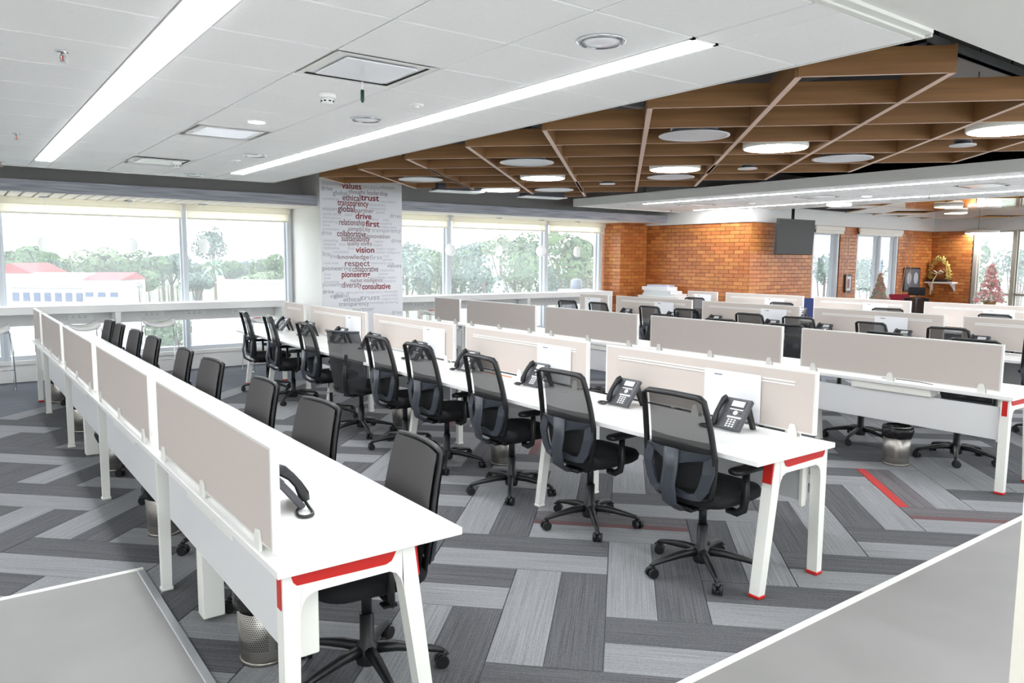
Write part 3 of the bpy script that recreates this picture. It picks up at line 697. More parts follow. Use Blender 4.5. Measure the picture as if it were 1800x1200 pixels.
def sprinkler(x, y, z, lab):
    r = empty('sprinkler', (x, y, z-.0005), 0, lab, 'sprinkler', 'ceiling sprinklers')
    b = MB(); b.lathe([(.035, 0), (.03, -.008), (.016, -.01)], 16); b.build('escutcheon', chrome, r)
    b = MB(); b.cyl((0, 0, -.01), (0, 0, -.022), .010, 10); b.tube([(.009, 0, -.02), (.013, 0, -.032), (.004, 0, -.05)], .0025, 6); b.tube([(-.009, 0, -.02), (-.013, 0, -.032), (-.004, 0, -.05)], .0025, 6); b.lathe([(.017, -.052), (.017, -.05)], 12); b.build('body', steel, r)
    b = MB(); b.cyl((0, 0, -.022), (0, 0, -.048), .003, 6); b.build('bulb', red, r)
for x, y, z, lab in ((.53, 4.45, CZ, 'sprinkler nearest the camera left of the wide light strip'), (.54, 7.6, CZ, 'sprinkler halfway along left of the wide light strip'), (.55, 9.95, CZ, 'sprinkler at the far end left of the wide light strip'), (11.8, 10.5, CZ-.002, 'sprinkler at the far corner of the right-hand ceiling'), (12.03, 8.85, CZ-.002, 'sprinkler near the thin light strip above the brick'), (12.05, 5.6, CZ-.002, 'sprinkler in front of the far timber panels')): sprinkler(x, y, z, lab)
r = empty('sprinkler', (1.985, 4.12, CZ-.003), 0, 'dark green capped sprinkler hanging under the nearest square diffuser', 'sprinkler')
b = MB(); b.cyl((0, 0, -.0), (0, 0, -.045), .006, 8); b.build('stem', white, r)
b = MB(); b.lathe([(.010, -.045), (.011, -.10), (.006, -.115), (0, -.117)], 12); b.build('cap', mat('green_rubber', (18, 66, 44), .5), r)

# ------------------------------------------------------------------ benches
ZT = .75
def frame_end(b_frame, b_red, b_feet, M, rear_legs=True):
    """A-shaped end frame in plane x (front x=0 .. rear x=.68), thickness in y"""
    pass
def bench(nm_label, xf, sgn, y0, lens, two_frames=True):
    """xf: front (user side) edge x; sgn=+1 means rear edge at xf+.69 ; frame of reference: local u from front to rear"""
    W_ = .69; n = len(lens); tot = sum(lens)
    r = empty('desk_bench', (xf, y0, 0), 0, nm_label, 'desk', 'white bench desks with red trim')
    Xu = lambda u: sgn*u
    y = 0
    for L in lens:
        b = MB(); b.box((Xu(0), y+.001, ZT-.027), (Xu(W_), y+L-.001, ZT), ch=.002); b.build('desktop', white, r)
        y += L
    # frames
    ys = [.06]; y = 0
    for L in lens[:-1]: y += L; ys.append(y)
    ys.append(tot-.06)
    for k, yy in enumerate(ys):
        end = k in (0, len(ys)-1)
        t = .030 if end else .022
        # front leg splayed outward, polygons in (u,z)
        fl_ = [(.085, .02), (.155, .02), (.235, .60), (.265, .645), (.265, .722), (.175, .722)]
        o = (0, yy-t, 0)
        for nm, poly in (('leg', [(.095, .022), (.145, .022), (.234, .60), (.234, .722), (.186, .722)]), ('leg', [(.617, .022), (.664, .022), (.665, .722), (.600, .722), (.608, .60)])):
            b = MB(); b.prism(poly if sgn > 0 else poly[::-1], o, (sgn, 0, 0), (0, 0, 1), (0, 2*t, 0)); b.build(nm, wmetal, r)
        # top beam with rounded inner corners
        poly = [(.234, .722), (.600, .722), (.609, .565), (.602, .605), (.585, .630), (.560, .642), (.285, .642), (.258, .630), (.241, .605), (.2285, .565)]
        if end:
            b = MB(); b.prism(poly[::-1] if sgn > 0 else poly, o, (sgn, 0, 0), (0, 0, 1), (0, 2*t, 0)); b.build('beam', wmetal, r)
            s_ = -1 if k == 0 else 1
            yo = yy-t-.003 if k == 0 else yy+t-.001
            poly = [(.245, .722), (.655, .722), (.648, .690), (.640, .677), (.620, .668), (.285, .668), (.265, .677), (.257, .690)]
            poly = [(.255, .7225), (.640, .7225), (.630, .690), (.618, .678), (.30, .672), (.278, .680), (.268, .695)]
            b = MB(); b.prism(poly if sgn < 0 else poly[::-1], (0, yo, 0), (sgn, 0, 0), (0, 0, 1), (0, .004, 0)); b.build('red_inset', red, r)
            # red blocks on the outer sides of the two legs
            b = MB(); b.prism([(.174, .715), (.162, .60), (.170, .60), (.186, .715)][::1 if sgn < 0 else -1], (0, yy-t+.004, 0), (sgn, 0, 0), (0, 0, 1), (0, 2*t-.008, 0))
            b.box((Xu(.664), yy-t+.012, .60), (Xu(.668), yy+t-.012, .712)); b.build('red_block', red, r)
        else:
            b = MB(); b.box((Xu(.24), yy-.025, .66), (Xu(.60), yy+.025, .722)); b.build('beam', wmetal, r)
        for u in (.12, .64):
            b = MB(); b.box((Xu(u-.03), yy-t-.004, .006), (Xu(u+.03), yy+t+.004, .024), ch=.004); b.build('foot', red if end else wmetal, r)
    # modesty panels, cable box
    y = 0
    for k, L in enumerate(lens):
        b = MB(); b.box((Xu(.605), y+.11, .405), (Xu(.625), y+L-.08, .655), ch=.003); b.build('modesty_panel', mat_mod, r)
        b = MB(); b.box((Xu(.54), y+L*.5-.33, .66), (Xu(.69-.03), y+L*.5+.33, .722), ch=.004); b.box((Xu(.665), y+L*.5-.12, .675), (Xu(.661), y+L*.5-.06, .705)); b.build('cable_tray', wmetal, r)
        if k == 0:
            b = MB(); wq = .515 if xf < 3 else .562; b.box((Xu(wq), y+.105, .385), (Xu(.604), y+(.19 if xf < 3 else .13), .70), ch=.004); b.build('cable_box', wmetal, r)
        if k % 2 == 0 and L > 1 and xf < 3:
            b = MB(); b.box((Xu(.49), y+L*.72, .03), (Xu(.59), y+L*.72+.09, .66), ch=.004); b.build('cable_riser', wmetal, r)
        for q in range(2 if L > 1 else 1):
            b = MB(); b.lathe([(.04, 0), (.04, .003), (.033, .004), (0, .004)], 20); b.build('grommet', white, r, (Xu(.50), y+.22+q*.925, ZT))
        y += L
    return r
mat_mod = mat('modesty_laminate', (226, 227, 228), .4)
LENS = [1.85, 1.85, 1.85, 1.85, .93]
bench('white bench desk at left whose grey screens face the left aisle', 1.47, -1, 2.27, LENS)
bench('white bench desk in the centre with black chairs on its near side', 3.14, 1, 2.19, LENS)
bench('white bench desk at right seen from behind its taupe screens', 6.88, -1, 2.19, LENS)
bench('white bench desk fourth from left facing the taupe screens', 8.56, 1, 2.07, LENS)
bench('last white bench desk in front of the brick wall', 11.36, 1, 1.95, LENS)

# dividers
DZ0, DZ1 = .775, 1.125
def divider(x, y0, y1, face, lab, rail=True, clipside=0):
    """face: sign of the user's side in x"""
    r = empty('desk_screen', (x, (y0+y1)/2, ZT), 0, lab, 'desk screen', 'beige desk screens'); L = (y1-y0)/2; z0 = DZ0-ZT; z1 = DZ1-ZT
    f = MB(); t = .0145
    f.box((-t, -L, z0), (t, -L+.012, z1)); f.box((-t, L-.012, z0), (t, L, z1)); f.box((-t, -L+.012, z1-.010), (t, L-.012, z1)); f.box((-t, -L+.012, z0), (t, L-.012, z0+.008)); f.build('frame', divfr, r)
    p = MB(); p.box((-.0135, -L+.012, z0+.008), (.0135, L-.012, z1-.010)); p.build('fabric_panel', fabric, r)
    if rail:
        for dz in (.285, .302):
            b = MB(); b.box((face*.0135, -L+.13, dz), (face*.0175, L-.13, dz+.008)); b.build('tool_rail', white, r)
    n = 3 if L > .5 else 2
    for k in range(n):
        yy = (-L+.13, 0, L-.13)[k] if n == 3 else (-L+.12, L-.12)[k]
        for sd in (-1, 1):
            b = MB(); b.prism([(-.028, -.002), (.028, -.002), (.026, .03), (.017, .062), (.010, .07), (-.010, .07), (-.017, .062), (-.026, .03)], (sd*.015, yy, 0), (0, 1, 0), (0, 0, 1), (sd*.010, 0, 0))
            if sd != face: b.box((sd*.015, yy-.028, -.055), (sd*.0+sd*.04, yy+.028, -.0285)) if 0 else None
            b.build('clip', wmetal, r)
    return r
rows = [('left', .815, 2.27, 1, 'left bench'), ('centre', 3.795, 2.19, -1, 'centre bench'), ('right', 6.235, 2.19, 1, 'right bench'), ('fourth', 9.215, 2.07, -1, 'fourth bench'), ('last', 12.015, 1.95, -1, 'last bench by the brick wall')]
for key, x, y0, face, nm in rows:
    y = y0
    for k, L in enumerate(LENS):
        divider(x, y+.1, y+L-.1, face, '%s beige screen from the near end of the %s' % (ORD[k], nm) if L > 1 else 'short beige screen at the window end of the %s' % nm, rail=True)
        y += L
# outer clips hanging over the desk edge are part of the screens; whiteboards
wb = MB(); wb.box((-.006, -.205, 0), (0, .205, .285), ch=.002); wbm = wb.mesh('board', board)
lg = MB(); lg.box((-.0064, .07, .252), (-.006, .13, .262)); lgm = lg.mesh('logo', txt['grey'])
def whiteboard(x, y, lab, z=.782):
    r = empty('whiteboard', (x, y, z), 0, lab, 'whiteboard', 'small white boards on the screens'); place('board', wbm, r); place('logo', lgm, r)
for row, nm, ys in ((1, 'centre bench', (2.84, 4.52, 6.34, 8.16)), (3, 'fourth bench', (4.63, 6.27, 8.28, 9.95)), (4, 'last bench by the brick wall', (4.51, 6.31, 8.17, 9.79))):
    xx = rows[row][1]
    for k, y in enumerate(ys):
        whiteboard(xx-.019, y, '%s small white board from the near end of the %s' % (ORD[k], nm), .782)

# ------------------------------------------------------------------ chairs
def base_parts(r):
    b = MB(); b.lathe([(.045, .055), (.05, .075), (.045, .135), (.03, .15), (.03, .27)], 16); b.build('hub', blackp, r)
    b = MB(); b.lathe([(.022, .27), (.022, .40)], 12); b.build('gas_column', blackp, r)
    wh = MB()
    for s in (-1, 1): wh.cyl((-.008, s*.006, .029), (-.008, s*.026, .029), .028, 14)
    wh.cyl((-.008, -.02, .029), (-.008, .02, .029), .008, 8)
    whm = wh.mesh('wheel', blackp)
    for k in range(5):
        a = k*2*PI/5+.30; ca, sa = math.cos(a), math.sin(a)
        pts = [(.03, .115), (.12, .112), (.22, .095), (.30, .078), (.318, .066)]; rr = [.026, .023, .019, .015, .012]; ry = [.024, .022, .017, .013, .010]
        b = MB(); b.tube([(p*ca, p*sa, z) for p, z in pts], rr, 8, ry=ry); leg = b.build('base_leg', blackp, r)
        c = MB(); c.cyl((0, 0, .03), (0, 0, .072), .011, 8); c.tube([(-.03, 0, .04), (-.02, 0, .058), (.0, 0, .064), (.02, 0, .055)], .012, 8, ry=.006)
        cs = c.build('caster', blackp, leg, (.318*ca, .318*sa, 0)); cs.rotation_euler.z = a+((k*1.7) % 2.2)-1.1
        w = place('wheel', whm, leg, (.318*ca, .318*sa, 0)); w.rotation_euler.z = cs.rotation_euler.z
def cushion(b, cx, cy, w, d, z0, z1, r=.09, n=6, crown=.012):
    def ring(z, ins):
        o = []
        ins *= min(1, min(w, d)/.40); W2, D2 = w/2-ins, d/2-ins; rr = max(r-ins*.5, .01)
        for qx, qy, a0 in ((1, 1, 0), (-1, 1, PI/2), (-1, -1, PI), (1, -1, 3*PI/2)):
            for k in range(n+1):
                a = a0+k*PI/2/n; o.append((cx+qx*(D2-rr)+rr*math.cos(a), cy+qy*(W2-rr)+rr*math.sin(a), z))
        return o
    rs = [ring(z0, .03), ring(z0+(z1-z0)*.25, .006), ring(z0+(z1-z0)*.6, 0), ring(z1-.008, .012), ring(z1, .05), ring(z1+crown*.5, .13)]
    m = len(rs[0]); vs = [p for q in rs for p in q]; fs = []
    for i in range(len(rs)-1):
        for k in range(m): l = (k+1) % m; fs.append((i*m+k, i*m+l, (i+1)*m+l, (i+1)*m+k))
    fs.append(tuple(range(m))[::-1]); fs.append(tuple((len(rs)-1)*m+k for k in range(m)))
    b.add(vs, fs, True)
def backx(z):      # depth of the back line
    t = (z-.46)/.58; return -.20-.03*math.sin(PI*min(max(t, 0), 1)*.9)*-1*.6-.095*max(t, 0)**1.3
def half_w(z):
    t = (z-.46)/.58
    pts = [(0, .185), (.18, .215), (.40, .232), (.7, .218), (1.0, .198)]
    for (a, p), (c, q) in zip(pts, pts[1:]):
        if t <= c: return p+(q-p)*(t-a)/(c-a)
    return .198
def back_surface(z0, z1, off, ins, nz=8, ny=6, curve=.03):
    b = MB(); vs = []; fs = []
    for i in range(nz+1):
        z = z0+(z1-z0)*i/nz; w = half_w(z)-ins
        for j in range(ny+1):
            v = -1+2*j/ny; vs.append((backx(z)+off-curve*(1-v*v)*1.0+curve, v*w, z))
    for i in range(nz):
        for j in range(ny): a = i*(ny+1)+j; fs.append((a, a+1, a+ny+2, a+ny+1))
    b.add(vs, fs, True); return b
def arm_parts(r, low=0):
    for s in (-1, 1):
        b = MB(); b.tube([(-.02, s*.17, .405), (-.02, s*.235, .40), (-.005, s*.262, .42), (0, s*.268, .47), (0, s*.268, .62)], [.022, .022, .024, .024, .022], 8, ry=[.012, .012, .014, .014, .014], up=(1, 0, 0))
        b.build('arm_post', blackp, r)
        b = MB(); cushion(b, .01, s*.262, .085, .25, .625, .655, r=.035, n=4, crown=.004); b.build('armrest', blackp, r)
def seat_parts(r):
    b = MB(); cushion(b, .03, 0, .49, .48, .43, .505, r=.12); b.build('seat', blackf, r)
    b = MB(); b.box((-.14, -.10, .385), (.12, .10, .428), ch=.015); b.box((-.19, -.07, .385), (-.12, .07, .41), ch=.01); b.cyl((.0, .1, .405), (.0, .24, .405), .007, 8); b.box((-.03, .22, .398), (.03, .27, .41), ch=.004); b.build('mechanism', blackp, r)
def chair_mesh():
    r = empty('office_chair', (0, 0, 0), 0, '-', 'chair'); base_parts(r); seat_parts(r); arm_parts(r)
    # outer frame
    N = 10; path = []
    for i in range(N+1): z = .50+.515*i/N; path.append((backx(z), half_w(z), z))
    top = [(backx(1.03)+.018*(1-abs(v)), v*half_w(1.03)*.93, 1.032) for v in (.9, .5, 0, -.5, -.9)]
    other = [(x, -y, z) for x, y, z in path][::-1]
    bot = [(backx(.48)+.015, v*.15, .478) for v in (-.9, 0, .9)]
    pts = path+top+other+bot
    rr = [.014]*len(path)+[.020]*5+[.014]*len(other)+[.014]*3
    b = MB(); b.tube(pts, [.014]*len(pts), 8, closed=True, ry=[q*1.35 for q in rr], up=(1, 0, .2)); b.build('back_frame', blackp, r)
    back_surface(.79, 1.02, 0, .008).build('mesh_panel', meshm, r)
    back_surface(.50, .79, 0, .008).build('lower_mesh_panel', meshd, r)
    # lumbar band: rounded trapezoid loop behind the back
    o = []
    for v in [i/8 for i in range(-8, 9)]:
        o.append((backx(.70)-.045+.055*v*v, v*.238, .735))
    side = [(backx(.62)-.012, .236, .64), (backx(.56)-.018, .205, .54), (backx(.52)-.02, .165, .485)]
    b2 = [(backx(.49)-.03, v*.12, .478) for v in (1, .5, 0, -.5, -1)]
    pts = o+side+b2+[(x, -y, z) for x, y, z in side[::-1]]
    rr = [.040]*17+[.034, .030, .026]+[.022]*5+[.026, .030, .034]
    b = MB(); b.tube(pts, [.007]*len(pts), 8, closed=True, ry=rr, up=(-1, 0, .0)); 
    b = MB()
    # flat band: build as ribbon with outward offset in the yz plane
    ctr = Vector((0, 0, .60)); inner = []; outer = []
    for (x, y, z), w in zip(pts, rr):
        d = Vector((0, y, z))-ctr; k = max(1-2*w/max(d.length, .05), .3)
        outer.append((x-.004, y, z+.0)); inner.append((x-.010, y*k, ctr.z+(z-ctr.z)*k))
    n = len(pts); vs = outer+inner+[(x-.014, y, z) for x, y, z in outer]+[(x-.014, y, z) for x, y, z in inner]; fs = []
    for i in range(n):
        j = (i+1) % n; fs += [(i, j, n+j, n+i), (2*n+i, 3*n+i, 3*n+j, 2*n+j), (i, 2*n+i, 2*n+j, j), (n+i, n+j, 3*n+j, 3*n+i)]
    b.add(vs, fs, False); b.build('lumbar_frame', greyp, r)
    b = MB(); sp = [(-.15, 0, .40), (-.215, 0, .405), (-.285, 0, .45), (-.305, 0, .55), (backx(.64)-.08, 0, .64), (backx(.72)-.068, 0, .745)]
    b.tube(sp, [.040, .046, .050, .052, .052, .056], 8, ry=[.012, .014, .013, .011, .010, .008], up=(-1, 0, .3)); b.build('spine', greyp, r)
    b = back_surface(.53, .66, -.03, .07); b.build('lumbar_pad', meshd, r)
    return r
def chair_padded():
    r = empty('office_chair', (0, 0, 0), 0, '-', 'chair'); base_parts(r); seat_parts(r); arm_parts(r)
    f = back_surface(.50, .955, .012, .0, 10, 6); f.v = [(x-max(0, z-.5)*.0, y, z) for x, y, z in f.v]; n = len(f.v); g = MB()
    vs = f.v+[(x-.04, y, z) for x, y, z in f.v]; ny = 6; nz = 10
    fs = [tuple(q) for q in f.f]+[tuple(i+n for i in q[::-1]) for q in f.f]
    g.add(vs, fs, True)
    g.build('back_pad', greyf, r)
    e = MB(); ring = [j for j in range(ny+1)]+[i*(ny+1)+ny for i in range(1, nz+1)]+[nz*(ny+1)+j for j in range(ny-1, -1, -1)]+[i*(ny+1) for i in range(nz-1, 0, -1)]
    pts = [(f.v[i][0]-.02, f.v[i][1], f.v[i][2]) for i in ring]
    e.tube(pts, .018, 8, closed=True, ry=.009, up=(1, 0, 0)); e.build('back_rim', blackp, r)
    b = MB(); b.tube([(-.15, 0, .40), (-.215, 0, .405), (-.285, 0, .45), (-.305, 0, .55), (backx(.70)-.05, 0, .70)], [.036, .04, .042, .042, .045], 8, ry=.012, up=(-1, 0, .3)); b.build('spine', greyp, r)
    return r
def chair_tall():
    r = empty('office_chair', (0, 0, 0), 0, '-', 'chair'); base_parts(r); seat_parts(r); arm_parts(r)
    f = back_surface(.42, 1.03, -.02, -.005, 12, 8, curve=.05); f.build('mesh_back', meshf, r)
    b = MB(); b.tube([(backx(1.03)-.02+.05*v*v, v*.205, 1.03) for v in (-1, -.5, 0, .5, 1)], .012, 8); b.build('top_rail', greyp, r)
    b = MB(); b.tube([(-.15, 0, .40), (-.20, 0, .41), (-.235, 0, .45), (-.24, 0, .60), (backx(.8)+.02, 0, .80)], [.036, .035, .03, .025, .02], 8, ry=.010, up=(-1, 0, .3)); b.build('spine', blackp, r)
    return r
CH = {'mesh': chair_mesh(), 'pad': chair_padded(), 'tall': chair_tall()}
bpy.context.view_layer.update()
TREE = tree_of(None)
used = set()
def put_chair(kind, x, y, rz, lab, group=None):
    if kind not in used: used.add(kind); c = CH[kind]
    else: c = copy_tree(CH[kind], TREE)
    c.location = (x, y, .0065); c.rotation_euler.z = rz; tag(c, lab, 'chair', group); return c
ORD9 = ORD
# centre bench, facing +x
ys = [2.64, 3.56, 4.42, 5.33, 6.05, 6.85, 7.74, 8.84, 9.74]; rs = [.02, .05, -.04, .03, .0, .42, -.03, -.12, -.12]
for k in range(9):
    kd = 'tall' if k == 5 else 'mesh'
    put_chair(kd, 3.295 if k != 5 else 3.24, ys[k], rs[k], ('black mesh chair, %s from the near end of the centre bench' % ORD9[k]) if k != 5 else 'black chair with a tall plain mesh back turned aside at the centre bench', 'chairs along the centre bench')
# left bench, facing -x
ys = [2.76, 3.78, 4.66, 5.80, 6.62, 7.80, 8.62, 9.55, 10.2]
for k in range(9):
    put_chair('pad', 1.315, ys[k], PI+(-.10, .06, .0, .05, -.03, .02, .04, -.02, .03)[k], 'charcoal padded-back chair, %s from the near end of the left bench' % ORD9[k], 'chairs along the left bench')
# right bench, facing -x (seen under and beside it)
for k in range(5):
    put_chair('mesh', 7.03, 2.90+.925*k+(-.0, -.05, .05, 0, .02)[k], PI+(.1, -.15, .05, .1, -.1)[k], 'black mesh chair, %s from the near end of the right bench' % ORD9[k], 'chairs along the right bench')
# fourth bench, facing +x
for k, y in enumerate([2.72, 3.63, 4.40, 5.40, 6.10, 7.18, 7.85, 8.98, 9.76]):
    put_chair('mesh', 8.69, y, (.05, .0, -.25, .05, .0, .1, -.05, .0, .08)[k], 'black mesh chair, %s from the near end of the fourth bench' % ORD9[k], 'chairs along the fourth bench')
for k, y in enumerate([3.35, 4.2, 5.75, 7.45, 9.3]):
    put_chair('mesh', 11.40, y, (.1, -.1, .3, .05, .1)[k], 'black mesh chair, %s from the near end of the last bench' % ORD9[k], 'chairs along the last bench')

# ------------------------------------------------------------------ phones
def smooth(p, n=4):
    p = [Vector(q) for q in p]; o = []
    for i in range(len(p)-1):
        a, b_, c, d = p[max(i-1, 0)], p[i], p[i+1], p[min(i+2, len(p)-1)]
        for k in range(n):
            t = k/n; o.append(.5*((2*b_)+(c-a)*t+(2*a-5*b_+4*c-d)*t*t+(3*b_-a-3*c+d)*t**3))
    return o+[p[-1]]
def make_phone():
    r = empty('desk_phone', (0, 0, 0), 0, '-', 'phone')
    # local: user at -x; body slopes up towards +x.  plane direction
    T = math.radians(52); M = Matrix.Translation((-.045, 0, .012)) @ Matrix.Rotation(-T, 4, 'Y')   # local u along slope, y, w normal
    b = MB(); b.box((0, -.10, -.014), (.205, .10, .014), M, ch=.006); b.build('body', phonem, r)
    b = MB(); b.box((.14, -.075, .014), (.19, .03, .0165), M, ch=.001); b.m = 1; b.box((.147, -.065, .0165), (.184, .02, .0172), M); b.build('screen', [phoned, lcd], r)
    b = MB(); b.box((.126, -.07, .014), (.133, .02, .0155), M); b.box((.072, -.08, .014), (.083, .015, .0155), M); b.build('label_strip', keym, r)
    b = MB(); b.lathe([(.015, .014), (.015, .018), (.012, .019), (0, .019)], 18, M @ Matrix.Translation((.106, -.03, 0))); b.build('nav_button', keym, r)
    b = MB()
    for i in range(4):
        for j in range(3): b.box((.012+i*.0145, -.055+j*.021, .014), (.022+i*.0145, -.040+j*.021, .0175), M, ch=.002)
    tag(b.build('keypad', keym, r), kind='stuff')
    b = MB()
    for i in range(4):
        b.box((.012+i*.0145, -.085, .014), (.02+i*.0145, -.072, .0165), M)
    for y in (-.062, .004): b.lathe([(.006, .014), (.006, .017)], 10, M @ Matrix.Translation((.106, y, 0)))
    b.build('function_keys', phoned, r)
    b = MB(); pts = [(.012, .07, .022), (.035, .07, .036), (.08, .07, .046), (.125, .07, .046), (.165, .07, .038), (.19, .07, .024)]
    b.tube([M @ Vector(p) for p in pts], [.022, .023, .018, .018, .023, .022], 10, ry=[.014, .016, .011, .011, .016, .014], up=(0, 1, 0)); b.build('handset', phoned, r)
    top = M @ Vector((.19, 0, -.014))
    for s in (-.07, .07):
        b = MB(); b.prism([(top.x-.03, top.z-.035), (top.x+.0, top.z-.01), (top.x+.055, 0), (top.x+.03, 0)], (0, s-.012, 0), (1, 0, 0), (0, 0, 1), (0, .024, 0)); b.build('stand_leg', phoned, r)
    b = MB(); pts = []
    st = M @ Vector((.008, .07, .022))
    path = [(st.x, st.y, st.z), (st.x-.01, st.y+.02, .012), (st.x-.01, st.y+.06, .008), (st.x+.0, st.y+.10, .008), (st.x+.03, st.y+.115, .008), (st.x+.05, st.y+.09, .008), (st.x+.045, st.y+.04, .008), (st.x+.03, .085, .010)]
    b.tube(smooth(path), .0065, 8); b.build('cord', phoned, r)
    return r
ph = make_phone(); TREE = tree_of(None); first = [True]
def put_phone(x, y, rz, lab, group):
    if first[0]: first[0] = False; c = ph
    else: c = copy_tree(ph, TREE)
    c.location = (x, y, ZT); c.rotation_euler.z = rz; tag(c, lab, 'phone', group)
for k, y in enumerate([2.72, 3.60, 4.56, 5.52, 6.42, 7.40, 8.22, 9.20, 10.05]):
    put_phone(3.61, y, .0, 'dark grey desk phone, %s from the near end of the centre bench' % ORD9[k], 'phones on the centre bench')
put_phone(1.03, 2.88, PI-.1, 'dark desk phone with curled cord at the near end of the left bench', 'phones on the left bench')
put_phone(1.03, 3.85, PI, 'dark desk phone behind the first screen gap of the left bench', 'phones on the left bench')
for k, y in enumerate([3.58, 4.42, 5.42, 6.20, 7.16, 7.98, 8.98]):
    put_phone(9.02, y, 0, 'dark grey desk phone, %s from the near end of the fourth bench' % ORD9[k], 'phones on the fourth bench')
for k, y in enumerate([4.62, 5.65, 6.45, 7.55, 8.05, 8.95, 9.5]):
    put_phone(11.82, y, 0, 'dark desk phone peeping over a screen, %s from the near end of the last bench' % ORD9[k], 'phones on the last bench')

# ------------------------------------------------------------------ bins
def make_bin():
    r = empty('waste_bin', (0, 0, 0), 0, '-', 'bin')
    b = MB(); b.lathe([(.10, .006), (.10, .03), (.102, .032), (.112, .275)], 32); b.build('perforated_body', perf, r)
    b = MB(); b.lathe([(.104, 0), (.104, .012), (.101, .016)], 32); b.build('base_ring', steel, r)
    w = lambda k, a: .03*math.sin(7*a+k*1.3)+.02*math.sin(13*a+k)+(.10*max(0, math.cos(a-.5))**6 if k in (2, 3) else 0)
    b = MB(); b.lathe([(.114, .235), (.122, .26), (.126, .29), (.122, .325), (.105, .335), (.10, .31), (.09, .22), (0, .2)], 40, wob=w); b.build('bin_liner', bagm, r)
    return r
bn = make_bin(); TREE = tree_of(None); fb_ = [True]
def put_bin(x, y, lab, rz=0):
    if fb_[0]: fb_[0] = False; c = bn
    else: c = copy_tree(bn, TREE)
    c.location = (x, y, .0066); c.rotation_euler.z = rz; tag(c, lab, 'bin', 'perforated steel waste bins')
for k, y in enumerate((3.16, 5.02, 6.80, 8.50, 10.40)):
    put_bin(1.02, y, 'perforated steel bin with black liner under the left bench, %s from the near end' % ORD[k], k*1.1)
put_bin(3.72, 5.11, 'perforated steel bin under the centre bench behind the chairs', 2)
put_bin(3.70, 6.85, 'perforated steel bin far along under the centre bench', 1)
put_bin(6.46, 3.14, 'perforated steel bin with black liner under the right bench beside a chair base', 3.6)
put_bin(5.62, 6.0, 'bin with black liner showing through the gap between centre screens', .6)

# desk clutter
b = MB(); b.box((-.006, -.20, 0), (.006, .20, .006)); o = b.build('ruler', mat('orange_wood', (216, 120, 50), .5), None, (3.735, 5.22, ZT)); tag(o, 'orange wooden strip lying at the foot of a centre bench screen', 'ruler')
cab = MB(); cab.tube([(0, 0, .004), (.03, .12, .006), (.04, .28, .006), (.01, .42, .004)], .003, 6); o = cab.build('cable', blackp, None, (6.215, 2.75, ZT)); tag(o, 'thin dark cable looping on the edge of the right bench', 'cable')
o.location = (6.29, 2.8, ZT)

# ------------------------------------------------------------------ stools
def make_stool():
    r = empty('bar_stool', (0, 0, 0), 0, '-', 'stool')
    b = MB(); vs = []; fs = []; n = 12; m = 8
    for i in range(n+1):
        u = -1+2*i/n
        for j in range(m+1):
            v = -1+2*j/m; z = .78+.05*abs(u)**3+.03*max(0, v)**2-.012*(1-u*u); vs.append((u*.21*(1-.08*v*v), v*.17*(1-.12*u*u), z))
    for i in range(n):
        for j in range(m): a = i*(m+1)+j; fs.append((a, a+m+1, a+m+2, a+1))
    k = len(vs); vs2 = vs+[(x, y, z-.035) for x, y, z in vs]; f2 = fs+[tuple(q+k for q in f[::-1]) for f in fs]
    for j in range(m): f2 += [(j, j+1, k+j+1, k+j), (n*(m+1)+j+1, n*(m+1)+j, k+n*(m+1)+j, k+n*(m+1)+j+1)]
    for i in range(n): a = i*(m+1); c = a+m+1; f2 += [(c, a, k+a, k+c), (a+m, c+m, k+c+m, k+a+m)]
    b.add(vs2, f2, True); b.build('seat', white, r)
    for s in (-1, 1):
        b = MB(); b.tube([(s*.10, .12, .755), (s*.20, .13, .752), (s*.215, .16, .60), (s*.225, .20, .01), (s*.225, .19, .008), (s*.225, -.19, .008), (s*.225, -.20, .01), (s*.215, -.16, .60), (s*.20, -.13, .752), (s*.10, -.12, .755)], .007, 6, up=(1, .01, 0)); b.build('side_frame', chrome, r)
    b = MB(); b.cyl((-.219, -.178, .28), (.219, -.178, .28), .007, 6); b.cyl((-.21, .135, .735), (.21, .135, .735), .006, 6); b.build('footrest', chrome, r)
    return r
st = make_stool(); TREE = tree_of(None); fs_ = [True]
for x, y, rz, lab in ((.42, 11.72, 0, 'white bar stool cut off at the left edge by the counter'), (1.45, 11.72, .1, 'white bar stool behind the far end of the left bench screens'), (2.42, 11.72, -.05, 'white bar stool between the left and centre benches'), (3.86, 11.66, .15, 'white bar stool beside the far end of the centre bench'), (6.95, 11.70, 0, 'white bar stool right of the lettered pillar')):
    if fs_[0]: fs_[0] = False; c = st
    else: c = copy_tree(st, TREE)
    c.location = (x, y, .001); c.rotation_euler.z = rz; tag(c, lab, 'stool', 'white bar stools at the window counter')
b = MB(); b.cyl((0, 0, 0), (.14, .02, .0), .006, 8); o = b.build('pen', red, None, (3.70, 11.60, .822)); tag(o, 'red pen lying on the stool by the centre bench', 'pen')
b = MB(); b.cyl((0, 0, 0), (.16, .03, .0), .007, 8); o = b.build('pen', red, None, (6.83, 11.62, .822)); tag(o, 'red pen lying on the stool right of the pillar', 'pen')

